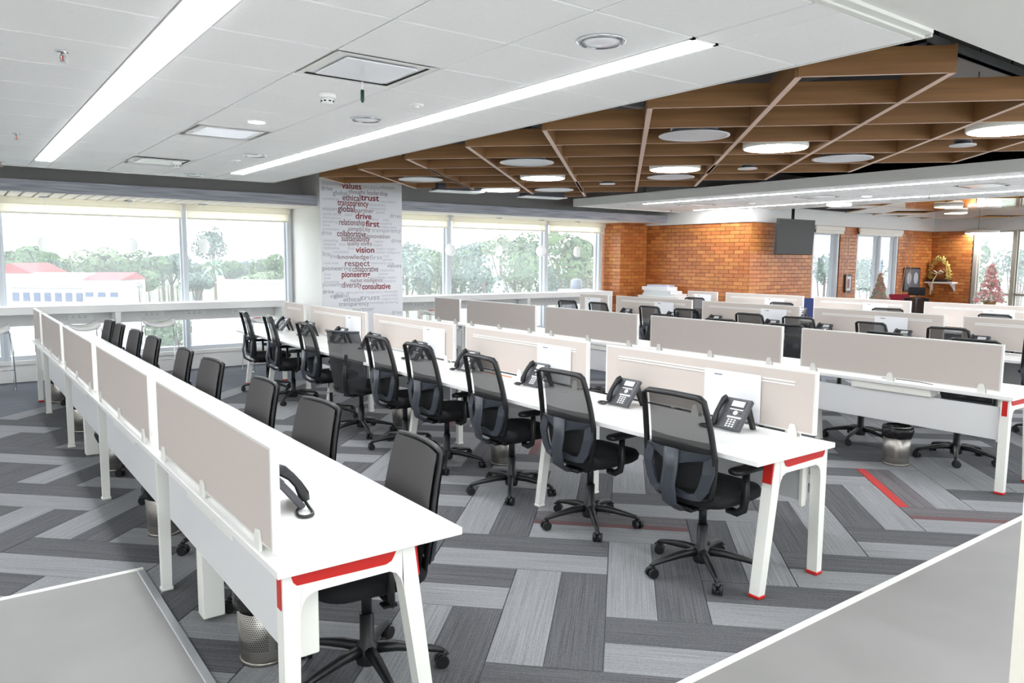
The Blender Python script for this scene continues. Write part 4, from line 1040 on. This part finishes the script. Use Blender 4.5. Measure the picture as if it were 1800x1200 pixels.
# pendant discs over the counter
for k, (x, zz) in enumerate(((1.13, 1.90), (2.16, 1.90), (3.18, 1.90), (7.58, 1.90), (8.70, 1.90), (9.75, 1.90), (10.72, 1.90))):
    side = 'left' if k < 3 else 'right'; kk = k if k < 3 else k-3
    r = empty('pendant_lamp', (x, 12.12, 2.53), 0, 'white round pendant lamp over the %s counter, %s from its left end' % (side, ORD[kk]), 'pendant lamp', 'pendant lamps over the window counter')
    b = MB(); b.lathe([(.06, -.02), (.06, 0)], 16); b.build('canopy', alu, r)
    b = MB(); b.cyl((0, 0, -.02), (0, 0, -.52), .002, 6); b.build('cord', white, r)
    M = Matrix.Translation((0, 0, -.63)) @ Matrix.Rotation((.3, 2.4, .8, 1.9, .5, 2.0, 1.35)[k], 4, 'Z') @ Matrix.Rotation(PI/2, 4, 'X')
    b = MB(); b.lathe([(0, -.04), (.07, -.04), (.108, -.025), (.112, 0), (.108, .025), (.07, .04), (0, .04)], 28, M); b.build('shade', opal, r)

# ------------------------------------------------------------------ far right objects
r = empty('hanging_screen', (13.38, 8.72, 0), 0, 'black flat screen hanging from the ceiling before the brick wall', 'screen'); 
M = Matrix.Translation((0, 0, 2.20)) @ Matrix.Rotation(-.04, 4, 'Z') @ Matrix.Rotation(math.radians(3), 4, 'X')
b = MB(); b.box((-.58, -.03, -.34), (.58, .03, .34), M, ch=.008); b.build('bezel', blackp, r)
b = MB(); b.box((-.56, -.032, -.32), (.56, -.0295, .32), M); b.build('display', tvm, r)
b = MB(); b.cyl((0, .06, 2.15), (0, .06, 2.79), .03, 10); b.box((-.12, .02, 2.05), (.12, .07, 2.35)); b.build('mount_pole', blackp, r)
r = empty('picture_frame', (16.15, 9.155, 1.24), 0, 'small dark framed picture on the pier between tall windows', 'picture')
b = MB(); b.box((-.13, -.02, -.20), (.13, .013, .20), ch=.005); b.build('frame', blackp, r)
b = MB(); b.box((-.10, -.022, -.16), (.10, -.0195, .16)); b.m = 1; b.box((-.045, -.0235, -.10), (.045, -.0215, .10)); b.build('print', [paper, mat('mauve_print', (150, 116, 126), .6)], r)
r = empty('picture_frame', (19.05, 9.155, 1.30), 0, 'dark framed pair of grey portraits on brick left of the shelf', 'picture')
b = MB(); b.box((-.39, -.025, -.29), (.39, .013, .29), ch=.006); b.build('frame', blackp, r)
b = MB(); b.box((-.35, -.027, -.25), (.35, -.0245, .25)); b.build('print', mat('photo_grey', (92, 94, 100), .4), r)
b = MB()
for s in (-1, 1):
    b.lathe([(.11, 0), (.11, .002)], 20, Matrix.Translation((s*.17, -.0275, .03)) @ Matrix.Rotation(PI/2, 4, 'X') @ Matrix.Scale(1.3, 4, (0, 1, 0)))
b.build('portrait', mat('photo_pale', (170, 172, 176), .4), r)
# shelf + wreath on the return wall (faces -x)
r = empty('shelf', (20.04, 8.82, 1.20), 0, 'white wooden shelf on brackets under the gold wreath', 'shelf')
b = MB(); b.box((-.32, -.33, 0), (-.002, .33, .04), ch=.004); b.build('board', white, r)
for y in (-.26, .26):
    b = MB(); b.prism([(0, 0), (-.28, 0), (0, -.20)], (-.004, y-.012, -.001), (1, 0, 0), (0, 0, 1), (0, .024, 0)); b.build('bracket', white, r)
gold = mat('gold_leaf', (214, 196, 110), .45, var=.25, scale=(30, 30, 30)); cream = mat('cream_ribbon', (238, 232, 205), .6)
r = empty('wreath', (19.89, 8.88, 1.242), 0, 'arched gold flower garland with cream ribbon on a dark base', 'wreath')
b = MB(); b.box((-.13, -.26, 0), (.13, .26, .06), ch=.01); b.build('base', mat('dark_wood', (46, 30, 22), .5), r)
b = MB()
rr_ = random.Random(3)
arch = [(-.22*math.cos(t), .06+.50*math.sin(t)) for t in [PI*i/26 for i in range(27)]]
for y, z in arch+[(-.2+.4*i/8, .10) for i in range(9)]:
    for q in range(6):
        c = Vector((rr_.uniform(-.05, .05), y+rr_.uniform(-.05, .05), z+rr_.uniform(-.05, .05)+.03)); d = Vector((rr_.gauss(0, 1), rr_.gauss(0, 1), rr_.gauss(0, 1))).normalized()*.05
        e = d.cross(Vector((.3, .7, .2))).normalized()*.02; h = d.cross(e).normalized()*.008
        b.add([c-d, c+e, c+d, c-e, c+h, c-h], [(0, 1, 4), (1, 2, 4), (2, 3, 4), (3, 0, 4), (1, 0, 5), (2, 1, 5), (3, 2, 5), (0, 3, 5)])
tag(b.build('leaves', gold, r), kind='stuff')
b = MB()
for s in (-1, 1): b.tube([(-.10, 0, .22), (-.14, s*.08, .28), (-.13, s*.14, .24), (-.12, s*.06, .20), (-.10, 0, .22)], .028, 8, ry=.012)
b.tube([(-.10, .0, .22), (-.17, .05, .06), (-.22, .09, -.08), (-.225, .09, -.32)], .03, 8, ry=.008); b.build('ribbon', cream, r)
b = MB(); b.lathe([(.10, .07), (.10, .30), (.06, .40), (0, .42)], 16, Matrix.Translation((.02, 0, 0)) @ Matrix.Scale(1.5, 4, (0, 1, 0))); b.build('idol_panel', mat('amber_idol', (150, 86, 44), .5), r)
# flowers and trees behind the desks
def lowcab(x, y, sx, sy, h, lab, m=white):
    r = empty('side_cabinet', (x, y, 0), 0, lab, 'cabinet'); b = MB(); b.box((-sx/2, -sy/2, .006), (sx/2, sy/2, h-.03)); b.build('carcass', m, r)
    b = MB(); b.box((-sx/2-.01, -sy/2-.01, h-.03), (sx/2+.01, sy/2+.01, h), ch=.003); b.build('top', m, r)
    for s in (-1, 1):
        b = MB(); b.box((s*sx/4-sx/4+.006, -sy/2-.018, .05), (s*sx/4+sx/4-.006, -sy/2, h-.035), ch=.003); b.build('door', m, r)
def clear_wrap():
    m = mesh_fabric('clear_wrap', (240, 242, 244), .20, .15); return m
wrapm = clear_wrap()
def bouquet(x, y, z0, h, w, lab, cols, trunk, wrapside, nm):
    r = empty(nm, (x, y, z0), 0, lab, 'flowers' if nm == 'flower_bouquet' else 'small tree'); rg = random.Random(int(x*10))
    b = MB(); b.lathe([(w*.16, 0), (w*.22, h*.16), (w*.20, h*.17)], 16); b.build('pot', trunk, r)
    g = MB(); fl2 = [MB() for _ in cols]
    for i in range(420):
        t = rg.random()**1.3; z = h*(.14+.80*t); rad = w*.5*(1-t*.93)*math.sqrt(rg.random()); a = rg.random()*2*PI; c = Vector((rad*math.cos(a), rad*math.sin(a), z))
        d = Vector((rg.gauss(0, 1), rg.gauss(0, 1), rg.gauss(0, 1))).normalized()*.045; e = d.cross(Vector((.2, .5, .8))).normalized()*.02
        q = g if i % 3 == 0 else fl2[i % len(fl2)]
        if q is g: q.add([c-d, c+e, c+d, c-e], [(0, 1, 2, 3)])
        else: q.lathe([(0, -.018), (.028, -.004), (.03, .012), (0, .02)], 6, Matrix.Translation(c) @ d.to_track_quat('Z', 'Y').to_matrix().to_4x4())
    tag(g.build('foliage', mat(nm+'_leaf', (84, 116, 62), .6, var=.3, scale=(20, 20, 20)), r), kind='stuff')
    for m, q in zip(cols, fl2): tag(q.build('blossoms', m, r), kind='stuff')
    b = MB(); b.lathe([(w*.60, h*.16), (w*.56, h*.22), (w*.10, h*1.02), (0, h*1.05)], 9, smooth=False, wob=lambda k, a: .06*math.sin(5*a+k)); b.build('clear_wrapping', wrapm, r)
pinks = [mat('pink_petals', (232, 130, 140), .6), mat('pale_petals', (245, 205, 200), .6)]
golds = [mat('gold_baubles', (204, 160, 84), .4), mat('red_baubles', (190, 70, 60), .4), mat('olive_tips', (140, 140, 70), .6)]
fp = at(1739, 540, 0, 17.0); lowcab(17.0, fp.y, 1.2, .5, .80, 'low white cabinet carrying the pink bouquet')
bouquet(17.0, fp.y, .80, .95, .56, 'pink flower bouquet wrapped in clear film at far right', pinks, mat('straw_pot', (150, 120, 80), .7), 0, 'flower_bouquet')
fp = at(1545, 530, 1, 8.6); lowcab(fp.x, 8.6, 1.4, .5, .72, 'low white cabinet carrying the small decorated tree')
bouquet(fp.x, 8.6, .72, .78, .42, 'small decorated tree with gold baubles in clear film before the window', golds, mat('dark_pot', (60, 44, 36), .7), 0, 'decorated_tree')
# high-back executive chair, red and blue chairs
fp = at(1611, 520, 0, 15.2)
r = empty('executive_chair', (15.2, fp.y, .001), .45, 'black high-back chair with headrest before the brick corner', 'chair'); base_parts(r); seat_parts(r); arm_parts(r)
b = back_surface(.50, 1.03, 0, -.01, 10, 6, .05); b.build('mesh_back', meshd, r)
N = 10; path = [(backx(.50+.53*i/N), half_w(.50+.53*i/N)+.01, .50+.53*i/N) for i in range(N+1)]
pts = path+[(backx(1.05)+.02, 0, 1.055)]+[(x, -y, z) for x, y, z in path][::-1]+[(backx(.5), 0, .49)]
b = MB(); b.tube(pts, .014, 8, closed=True, up=(1, 0, .1)); b.build('back_frame', blackp, r)
b = MB(); cushion(b, 0, 0, .30, .09, 0, .15, r=.04, n=4); o = b.build('headrest', blackf, r, (backx(1.06)-.02, 0, 1.09)); 
b = MB(); b.tube([(backx(.9)-.03, 0, .62), (backx(.95)-.05, 0, .95), (backx(1.1)-.02, 0, 1.15)], .02, 8); b.build('spine', greyp, r)
def visitor(x, y, rz, m, lab):
    r = empty('visitor_chair', (x, y, .001), rz, lab, 'chair')
    b = MB(); cushion(b, 0, 0, .50, .48, .42, .48, r=.08); b.build('seat', m, r)
    b = MB(); M = Matrix.Translation((-.24, 0, .76)) @ Matrix.Rotation(-.12, 4, 'Y'); b.box((-.03, -.24, -.24), (.03, .24, .24), M, ch=.025); b.build('backrest', m, r)
    for sx, sy in ((.2, .22), (.2, -.22), (-.22, .22), (-.22, -.22)):
        b = MB(); b.cyl((sx, sy, 0), (sx*.95, sy*.95, .43), .012, 8); b.build('leg', chrome, r)
    b = MB()
    for sy in (.2, -.2): b.cyl((-.21, sy, .43), (-.25, sy, .75), .012, 8)
    b.build('back_post', chrome, r)
fp = at(1591, 528, 0, 17.2); visitor(17.2, fp.y, -2.2, mat('crimson_fabric', (150, 28, 52), .8), 'crimson visitor chair left of the high-back chair')
fp = at(1416, 525, 0, 13.5); visitor(13.5, fp.y, -2.4, mat('navy_fabric', (44, 58, 104), .8), 'navy blue visitor chair in the screen gap before the brick')
# paper stack near the brick wall
fp = at(1165, 525, 0, 12.3); lowcab(12.33, fp.y, .42, 1.1, .98, 'white cabinet beside the last bench under the paper stacks')
zz = .98
for k, (w, d, h, dx, dy, lab) in enumerate(((.36, .92, .05, 0, -.03, 'wide flat stack of white paper, bottom of the pile'), (.34, .80, .06, .0, .02, 'white box file lying on the wide paper stack'), (.32, .70, .08, -.01, .10, 'white carton in the upper half of the paper pile'), (.28, .52, .04, .0, .08, 'crumpled white and blue papers on top of the pile'))):
    b = MB(); M = Matrix.Translation((12.31+dx, fp.y+dy, zz)) @ Matrix.Rotation((.02, -.05, .04, .12)[k], 4, 'Z')
    nsh = 5 if k != 2 else 1
    for q in range(nsh): b.box((-w/2+rnd.uniform(-.008, .008), -d/2+rnd.uniform(-.01, .01), q*h/nsh), (w/2, d/2, (q+1)*h/nsh-.001), M)
    o = b.build('paper_stack', paper if k < 3 else mat('blue_grey_paper', (214, 216, 232), .7)); tag(o, lab, 'paper', 'papers piled by the brick wall'); zz += h
# far lights beyond the right-hand ceiling
for px, py, lab, em, rad in ((1667, 364, 'warm lit round lamp nearer the screens under the gloss timber', warm_m, .22), (1680, 375, 'warm lit round lamp below the other under the gloss timber', warm_m, .2), (1475, 361, 'lit round lamp left under the gloss timber', disk_m, .2)):
    P = at(px, py, 2, 2.70); r = empty('ceiling_lamp', (P.x, P.y, 2.70), 0, lab, 'ceiling light')
    b = MB(); b.lathe([(rad+.01, .0), (rad+.01, .044), (rad-.02, .045)], 24); b.build('housing', wmetal, r)
    b = MB(); b.lathe([(rad-.005, -.004), (rad-.005, -.001)], 24); b.build('diffuser', em, r)
P = at(1696, 391, 1, 8.4); r = empty('pendant_disc', (P.x, 8.0, 2.42), 0, 'wide lit disc lamp hanging before the white header at far right', 'ceiling light')
b = MB(); b.lathe([(.36, 0), (.36, .07), (.30, .075)], 32); b.build('housing', wmetal, r); b = MB(); b.lathe([(.345, -.005), (.345, -.001)], 32); b.build('diffuser', disk_m, r)
b = MB(); b.cyl((.2, 0, .07), (.2, 0, .33), .004, 6); b.cyl((-.2, 0, .07), (-.2, 0, .33), .004, 6); b.build('hanger', greyp, r)

# near wall edge at the right
d = pray(1797, 905); d2 = d/math.hypot(d.x, d.y)*2.3
e = MB(); e.box((d2.x, -1.2, .016), (d2.x+.6, d2.y, 2.76)); wr = struct(e.build('wall_near', mat('cream_paint', (226, 222, 210), .6)), 'cream wall edge at the right side of the frame')

# ------------------------------------------------------------------ outside
GZ = -22
def opx(px, py, dist):
    d = pray(px, py); return Vector((0, 0, H))+d*dist
grass = mat('outside_ground', (104, 114, 96), .9, var=.15, scale=(.02, .02, .02))
e = MB(); e.box((-400, 30, GZ-.5), (700, 1200, GZ)); o = e.build('ground', grass); tag(o, 'hazy ground of the town below the windows', 'ground')
leafs = [mat('tree_green', (78, 102, 66), .8, var=.35, scale=(.5, .5, .5)), mat('tree_blue_green', (86, 106, 94), .8, var=.3, scale=(.5, .5, .5)), mat('tree_pale', (108, 124, 94), .8, var=.3, scale=(.5, .5, .5))]
trunkm = mat('bark', (96, 84, 74), .9)
def crown(b, c, rx, rz, seed, n=260, size=.22):
    rg = random.Random(seed)
    lob = [(Vector((rg.gauss(0, .5)*rx, rg.gauss(0, .5)*rx, rg.uniform(-.3, .6)*rz)), rg.uniform(.35, .6)) for _ in range(9)]
    for i in range(n):
        l, s = lob[i % len(lob)]; v = Vector((rg.gauss(0, 1), rg.gauss(0, 1), rg.gauss(0, 1))).normalized()
        p = c+l+Vector((v.x*rx*s, v.y*rx*s, v.z*rz*s)); k = rx*size*rg.uniform(.5, 1.2)*.62
        a = v.cross(Vector((rg.gauss(0, 1), rg.gauss(0, 1), rg.gauss(0, 1)))).normalized(); e = v.cross(a)
        b.add([p-a*k, p+e*k*.6+v*k*.3, p+a*k, p-e*k*.6+v*k*.3], [(0, 1, 2), (0, 2, 3)])
def tree(px, py, dist, rpx, lab, k=0, flat=.6, seed=1, n=260):
    """py: crown centre"""
    P = opx(px, py, dist); rx = rpx*dist/FPX; r = empty('tree', (P.x, P.y, GZ), 0, lab, 'tree', 'trees outside the windows')
    b = MB(); c = Vector((0, 0, P.z-GZ)); crown(b, c, rx*.72, rx*flat, seed, n); b.build('crown', leafs[k], r)
    b = MB(); b.tube([(0, 0, 0), (rx*.03, 0, c.z*.5), (0, 0, c.z)], [rx*.09, rx*.07, rx*.05], 8)
    for a in (0, 2.1, 4.2): b.tube([(0, 0, c.z*.75), (rx*.4*math.cos(a), rx*.4*math.sin(a), c.z)], rx*.03, 6)
    b.build('trunk', trunkm, r)
tlist = [(60, 462, 300, 75, 'low green tree mass above the red gable roof', 0, .35), (165, 475, 200, 62, 'broad green tree behind the white pavilion', 2, .6), (250, 482, 190, 60, 'broad grey-green tree right of the white pavilion', 0, .6), (300, 470, 210, 45, 'tree left of the first window mullion', 1, .6),
 (375, 430, 170, 38, 'tall pale tree rising above the horizon left of the pillar', 1, .9), (345, 495, 150, 40, 'dark bushy tree low behind the mullion', 1, .6), (455, 500, 140, 55, 'spreading tree in the window left of pillar', 2, .45), (480, 470, 230, 40, 'rounded tree beside the window edge left of the pillar', 0, .6), (310, 585, 110, 48, 'tree seen through the low glass under the left counter', 0, .6),
 (735, 455, 150, 45, 'tree in the window just right of the pillar', 1, .8), (775, 470, 120, 40, 'leafy tree left of the right-hand mullion', 0, .8), (830, 455, 200, 48, 'hazy tree in the middle right window', 1, .6), (880, 445, 150, 45, 'tree crown behind the middle right window', 2, .7), (930, 450, 120, 42, 'green tree left of the last right mullion', 0, .9), (1000, 455, 70, 62, 'dense green tree filling the last window before the brick', 0, .75), (1030, 480, 80, 40, 'dense tree low beside the brick reveal', 2, .8),
 (1450, 480, 60, 34, 'tree behind the window beside the screen', 1, 1.0), (1525, 490, 55, 36, 'tree behind the small decorated tree', 1, 1.0), (1720, 470, 60, 50, 'tree beyond the far right window', 0, 1.0), (1790, 480, 55, 42, 'tree at the right edge beyond the far window', 1, 1.0)]
for i, px in enumerate((30, 95, 140, 225, 285, 350, 400, 430, 470, 505)): tlist.append((px, 470+(i*5) % 9, 260+12*(i % 4), 42, 'distant hazy tree below the sheds, %s from the left' % (ORD+['tenth'])[i], i % 3, .45))
for i, px in enumerate((715, 755, 800, 850, 905, 955, 985, 1040)): tlist.append((px, 487+(i*7) % 11, 105+9*(i % 3), 46, 'bushy tree low in the right-hand window band, %s from the pillar' % ORD[i], (i+1) % 3, 1.15))
for i, px in enumerate((245, 262, 280, 296, 312)): tlist.append((px, 503-(i % 2)*3, 150, 10, 'small dark shrub beside the compound wall, %s from the left' % ORD[i], 1, .9))
for i, t in enumerate(tlist): tree(*t[:5], k=t[5], flat=t[6], seed=i+3, n=1300 if t[3] > 50 else (120 if t[3] < 15 else 850))
bwall = mat('outside_wall', (196, 196, 204), .8); broof = mat('outside_red_roof', (140, 58, 60), .8, var=.1, scale=(1, 1, 1)); bpale = mat('outside_pale_roof', (176, 166, 172), .8); bdark = mat('outside_openings', (84, 96, 124), .7); shed = mat('shed_roof', (92, 102, 118), .8)
def building(name, px0, px1, ptop, peave, pbot, dist, lab, roof, depth=15, gable=False, wins=0, wrow=(.35, .6), cat='building'):
    A_ = opx(px0, pbot, dist); B_ = opx(px1, pbot, dist); c = (A_+B_)/2; Wd = (B_-A_).length
    zt = opx((px0+px1)/2, ptop, dist).z; ze = opx((px0+px1)/2, peave, dist).z; zb = GZ
    r = empty(name, (c.x, c.y, GZ), math.atan2((B_-A_).y, (B_-A_).x), lab, cat, None); h = ze-zb
    b = MB(); b.box((-Wd/2, 0, 0), (Wd/2, depth, h)); b.build('walls', bwall, r)
    b = MB(); o_ = .04*Wd
    if gable: b.prism([(-Wd/2-o_, h), (Wd/2+o_, h), (0, zt-zb)], (0, -o_, 0), (1, 0, 0), (0, 0, 1), (0, depth+2*o_, 0))
    else: b.prism([(-o_, h), (depth+o_, h), (depth*.6, zt-zb)], (-Wd/2-o_, 0, 0), (0, 1, 0), (0, 0, 1), (Wd+2*o_, 0, 0))
    b.build('roof', roof, r)
    for k in range(wins):
        w = Wd/wins; z1 = h*1.0-(ze-opx(px0, pbot, dist).z)*(1-wrow[1]); z0 = h-(ze-opx(px0, pbot, dist).z)*(1-wrow[0])
        b = MB(); x = -Wd/2+(k+.5)*w; b.box((x-w*.3, -.15, z0), (x+w*.3, .05, z1)); b.build('window', bdark, r)
    return r
building('pavilion', 20, 150, 480, 505, 535, 150, 'long white pavilion with pale roof behind the left window', bpale, wins=7, wrow=(.2, .7))
building('house', 148, 213, 479, 492, 545, 145, 'white house with a red roof band at the pavilion end', broof, wins=3, wrow=(.45, .6), depth=10)
building('house', -12, 58, 462, 480, 520, 190, 'house with a red gable roof at the left window edge', broof, gable=True)
building('house', 385, 500, 492, 497, 560, 120, 'low white wall block in the window left of the pillar', bpale, depth=6)
building('house', 30, 70, 575, 600, 660, 90, 'mauve roofed house seen through the low glass', bpale, gable=True)
building('house', 340, 420, 560, 564, 640, 100, 'plain white wall seen under the left counter', bpale, depth=6)
building('house', 800, 900, 494, 498, 540, 140, 'low grey building in the middle right window', bpale, wins=4, depth=8)
building('apartment_block', 1432, 1470, 405, 408, 520, 160, 'pale block behind the window beside the screen', bpale, wins=3, depth=10)
building('apartment_block', 1515, 1550, 412, 415, 520, 110, 'pale block behind the window with the small tree', bpale, wins=3, depth=10)
# row of arched sheds on the horizon
for i, px in enumerate((14, 28, 46, 70, 97, 125, 160, 190, 230, 345, 404, 433, 468, 498)):
    dist = 420; w = (8, 10, 13, 16, 18, 18, 17, 17, 18, 17, 17, 24, 29, 17)[i]/FPX*dist; P = opx(px, 460 if px < 300 else 463, dist)
    r = empty('market_shed', (P.x, P.y, GZ), 0, 'grey arched shed roof on the horizon, number %s from the left' % (ORD+['tenth', 'eleventh', 'twelfth', 'thirteenth', 'fourteenth'])[i], 'shed', 'arched sheds along the horizon')
    hh = P.z-GZ; b = MB(); n = 10; pol = [(-w/2+w*k/n, hh-1.2+math.sin(PI*k/n)*w*.34) for k in range(n+1)]
    b.prism(pol, (0, 0, 0), (1, 0, 0), (0, 0, 1), (0, 12, 0)); b.build('arch_roof', shed, r)
    for s in (-.42, -.14, .14, .42):
        b = MB(); b.box((s*w-.25, 0, 0), (s*w+.25, 1, hh-1.2)); b.build('post', shed, r)
# faint tower
P = opx(440, 440, 500); r = empty('tower', (P.x, P.y, GZ), 0, 'faint pale lattice tower on the horizon', 'tower'); zt = opx(440, 386, 500).z-GZ; b = MB()
for sx in (-1.8, 1.8):
    for sy in (-1.8, 1.8): b.box((sx-.25, sy-.25, 0), (sx+.25, sy+.25, zt))
b.build('mast', bpale, r)
for k in range(9):
    b = MB(); z = zt-2-k*4; b.box((-2, -2, z), (2, 2, z+.5)); b.build('platform', bpale, r)
# palms
palm_m = mat('palm_leaf', (104, 130, 108), .7, var=.2, scale=(.5, .5, .5))
for px, py, dist, rp, lab in ((378, 470, 130, 28, 'palm tree left of the pillar'), (740, 462, 110, 34, 'large palm tree right of the pillar')):
    P = opx(px, py, dist); R_ = rp*dist/FPX; r = empty('palm_tree', (P.x, P.y, GZ), 0, lab, 'palm tree'); z = P.z-GZ; b = MB()
    for k in range(26):
        a = k*2.4; el = -.5+1.6*((k*7) % 26)/26; dr = Vector((math.cos(a)*math.cos(el), math.sin(a)*math.cos(el), math.sin(el))); sd = dr.cross(Vector((0, 0, 1))).normalized()*R_*.11
        p0 = Vector((0, 0, z)); p1 = p0+dr*R_*.6; p2 = p0+dr*R_*1.05-Vector((0, 0, R_*.35))
        b.add([p0, p1+sd, p2, p1-sd], [(0, 1, 3), (1, 2, 3)])
    b.build('fronds', palm_m, r); b = MB(); b.tube([(0, 0, 0), (0, 0, z)], [R_*.1, R_*.06], 8); b.build('trunk', trunkm, r)
# parked cars under the trees
for px, py, m, lab in ((286, 607, mat('car_grey', (110, 116, 124), .4), 'grey car parked under trees seen through the low glass'), (318, 605, mat('car_white', (230, 232, 234), .4), 'white car parked under trees seen through the low glass')):
    d = pray(px, py); P = Vector((0, 0, H))+d*((GZ-H)/d.z); r = empty('car', (P.x, P.y, GZ), -.6, lab, 'car')
    b = MB(); b.prism([(-2.1, .35), (2.1, .35), (2.15, .8), (1.3, .95), (.7, 1.45), (-1.0, 1.45), (-1.7, .95), (-2.15, .85)], (0, -.85, 0), (1, 0, 0), (0, 0, 1), (0, 1.7, 0)); b.build('body', m, r)
    for sx in (-1.3, 1.3):
        for sy in (-.86, .66): b = MB(); b.cyl((sx, sy, .32), (sx, sy+.2, .32), .32, 12); b.build('wheel', blackp, r)
    b = MB(); b.prism([(.65, 1.0), (.5, 1.36), (-.9, 1.36), (-1.4, 1.0)][::-1], (0, -.87, 0), (1, 0, 0), (0, 0, 1), (0, 1.74, 0)); b.build('window', bdark, r)
# hills on the horizon
e = MB(); e.box((-300, 900, GZ), (900, 910, 2.0)); 
# water tank outside the last window
P = opx(1013, 500, 19); r = empty('water_tank', (P.x, P.y, 0), 0, 'grey cylindrical tank on a white ledge outside the last window', 'tank')
zt = opx(1013, 490, 19).z; zb = opx(1013, 508, 19).z
b = MB(); b.lathe([(.14, zb), (.14, zt-.04), (.10, zt), (0, zt+.01)], 16); b.build('tank', mat('tank_grey', (130, 138, 150), .6), r)
b = MB(); b.box((-.4, -.25, zb-.14), (.4, .25, zb), ch=.01); b.box((-.3, -.2, GZ), (.3, .2, zb-.14)); b.build('ledge', bwall, r)
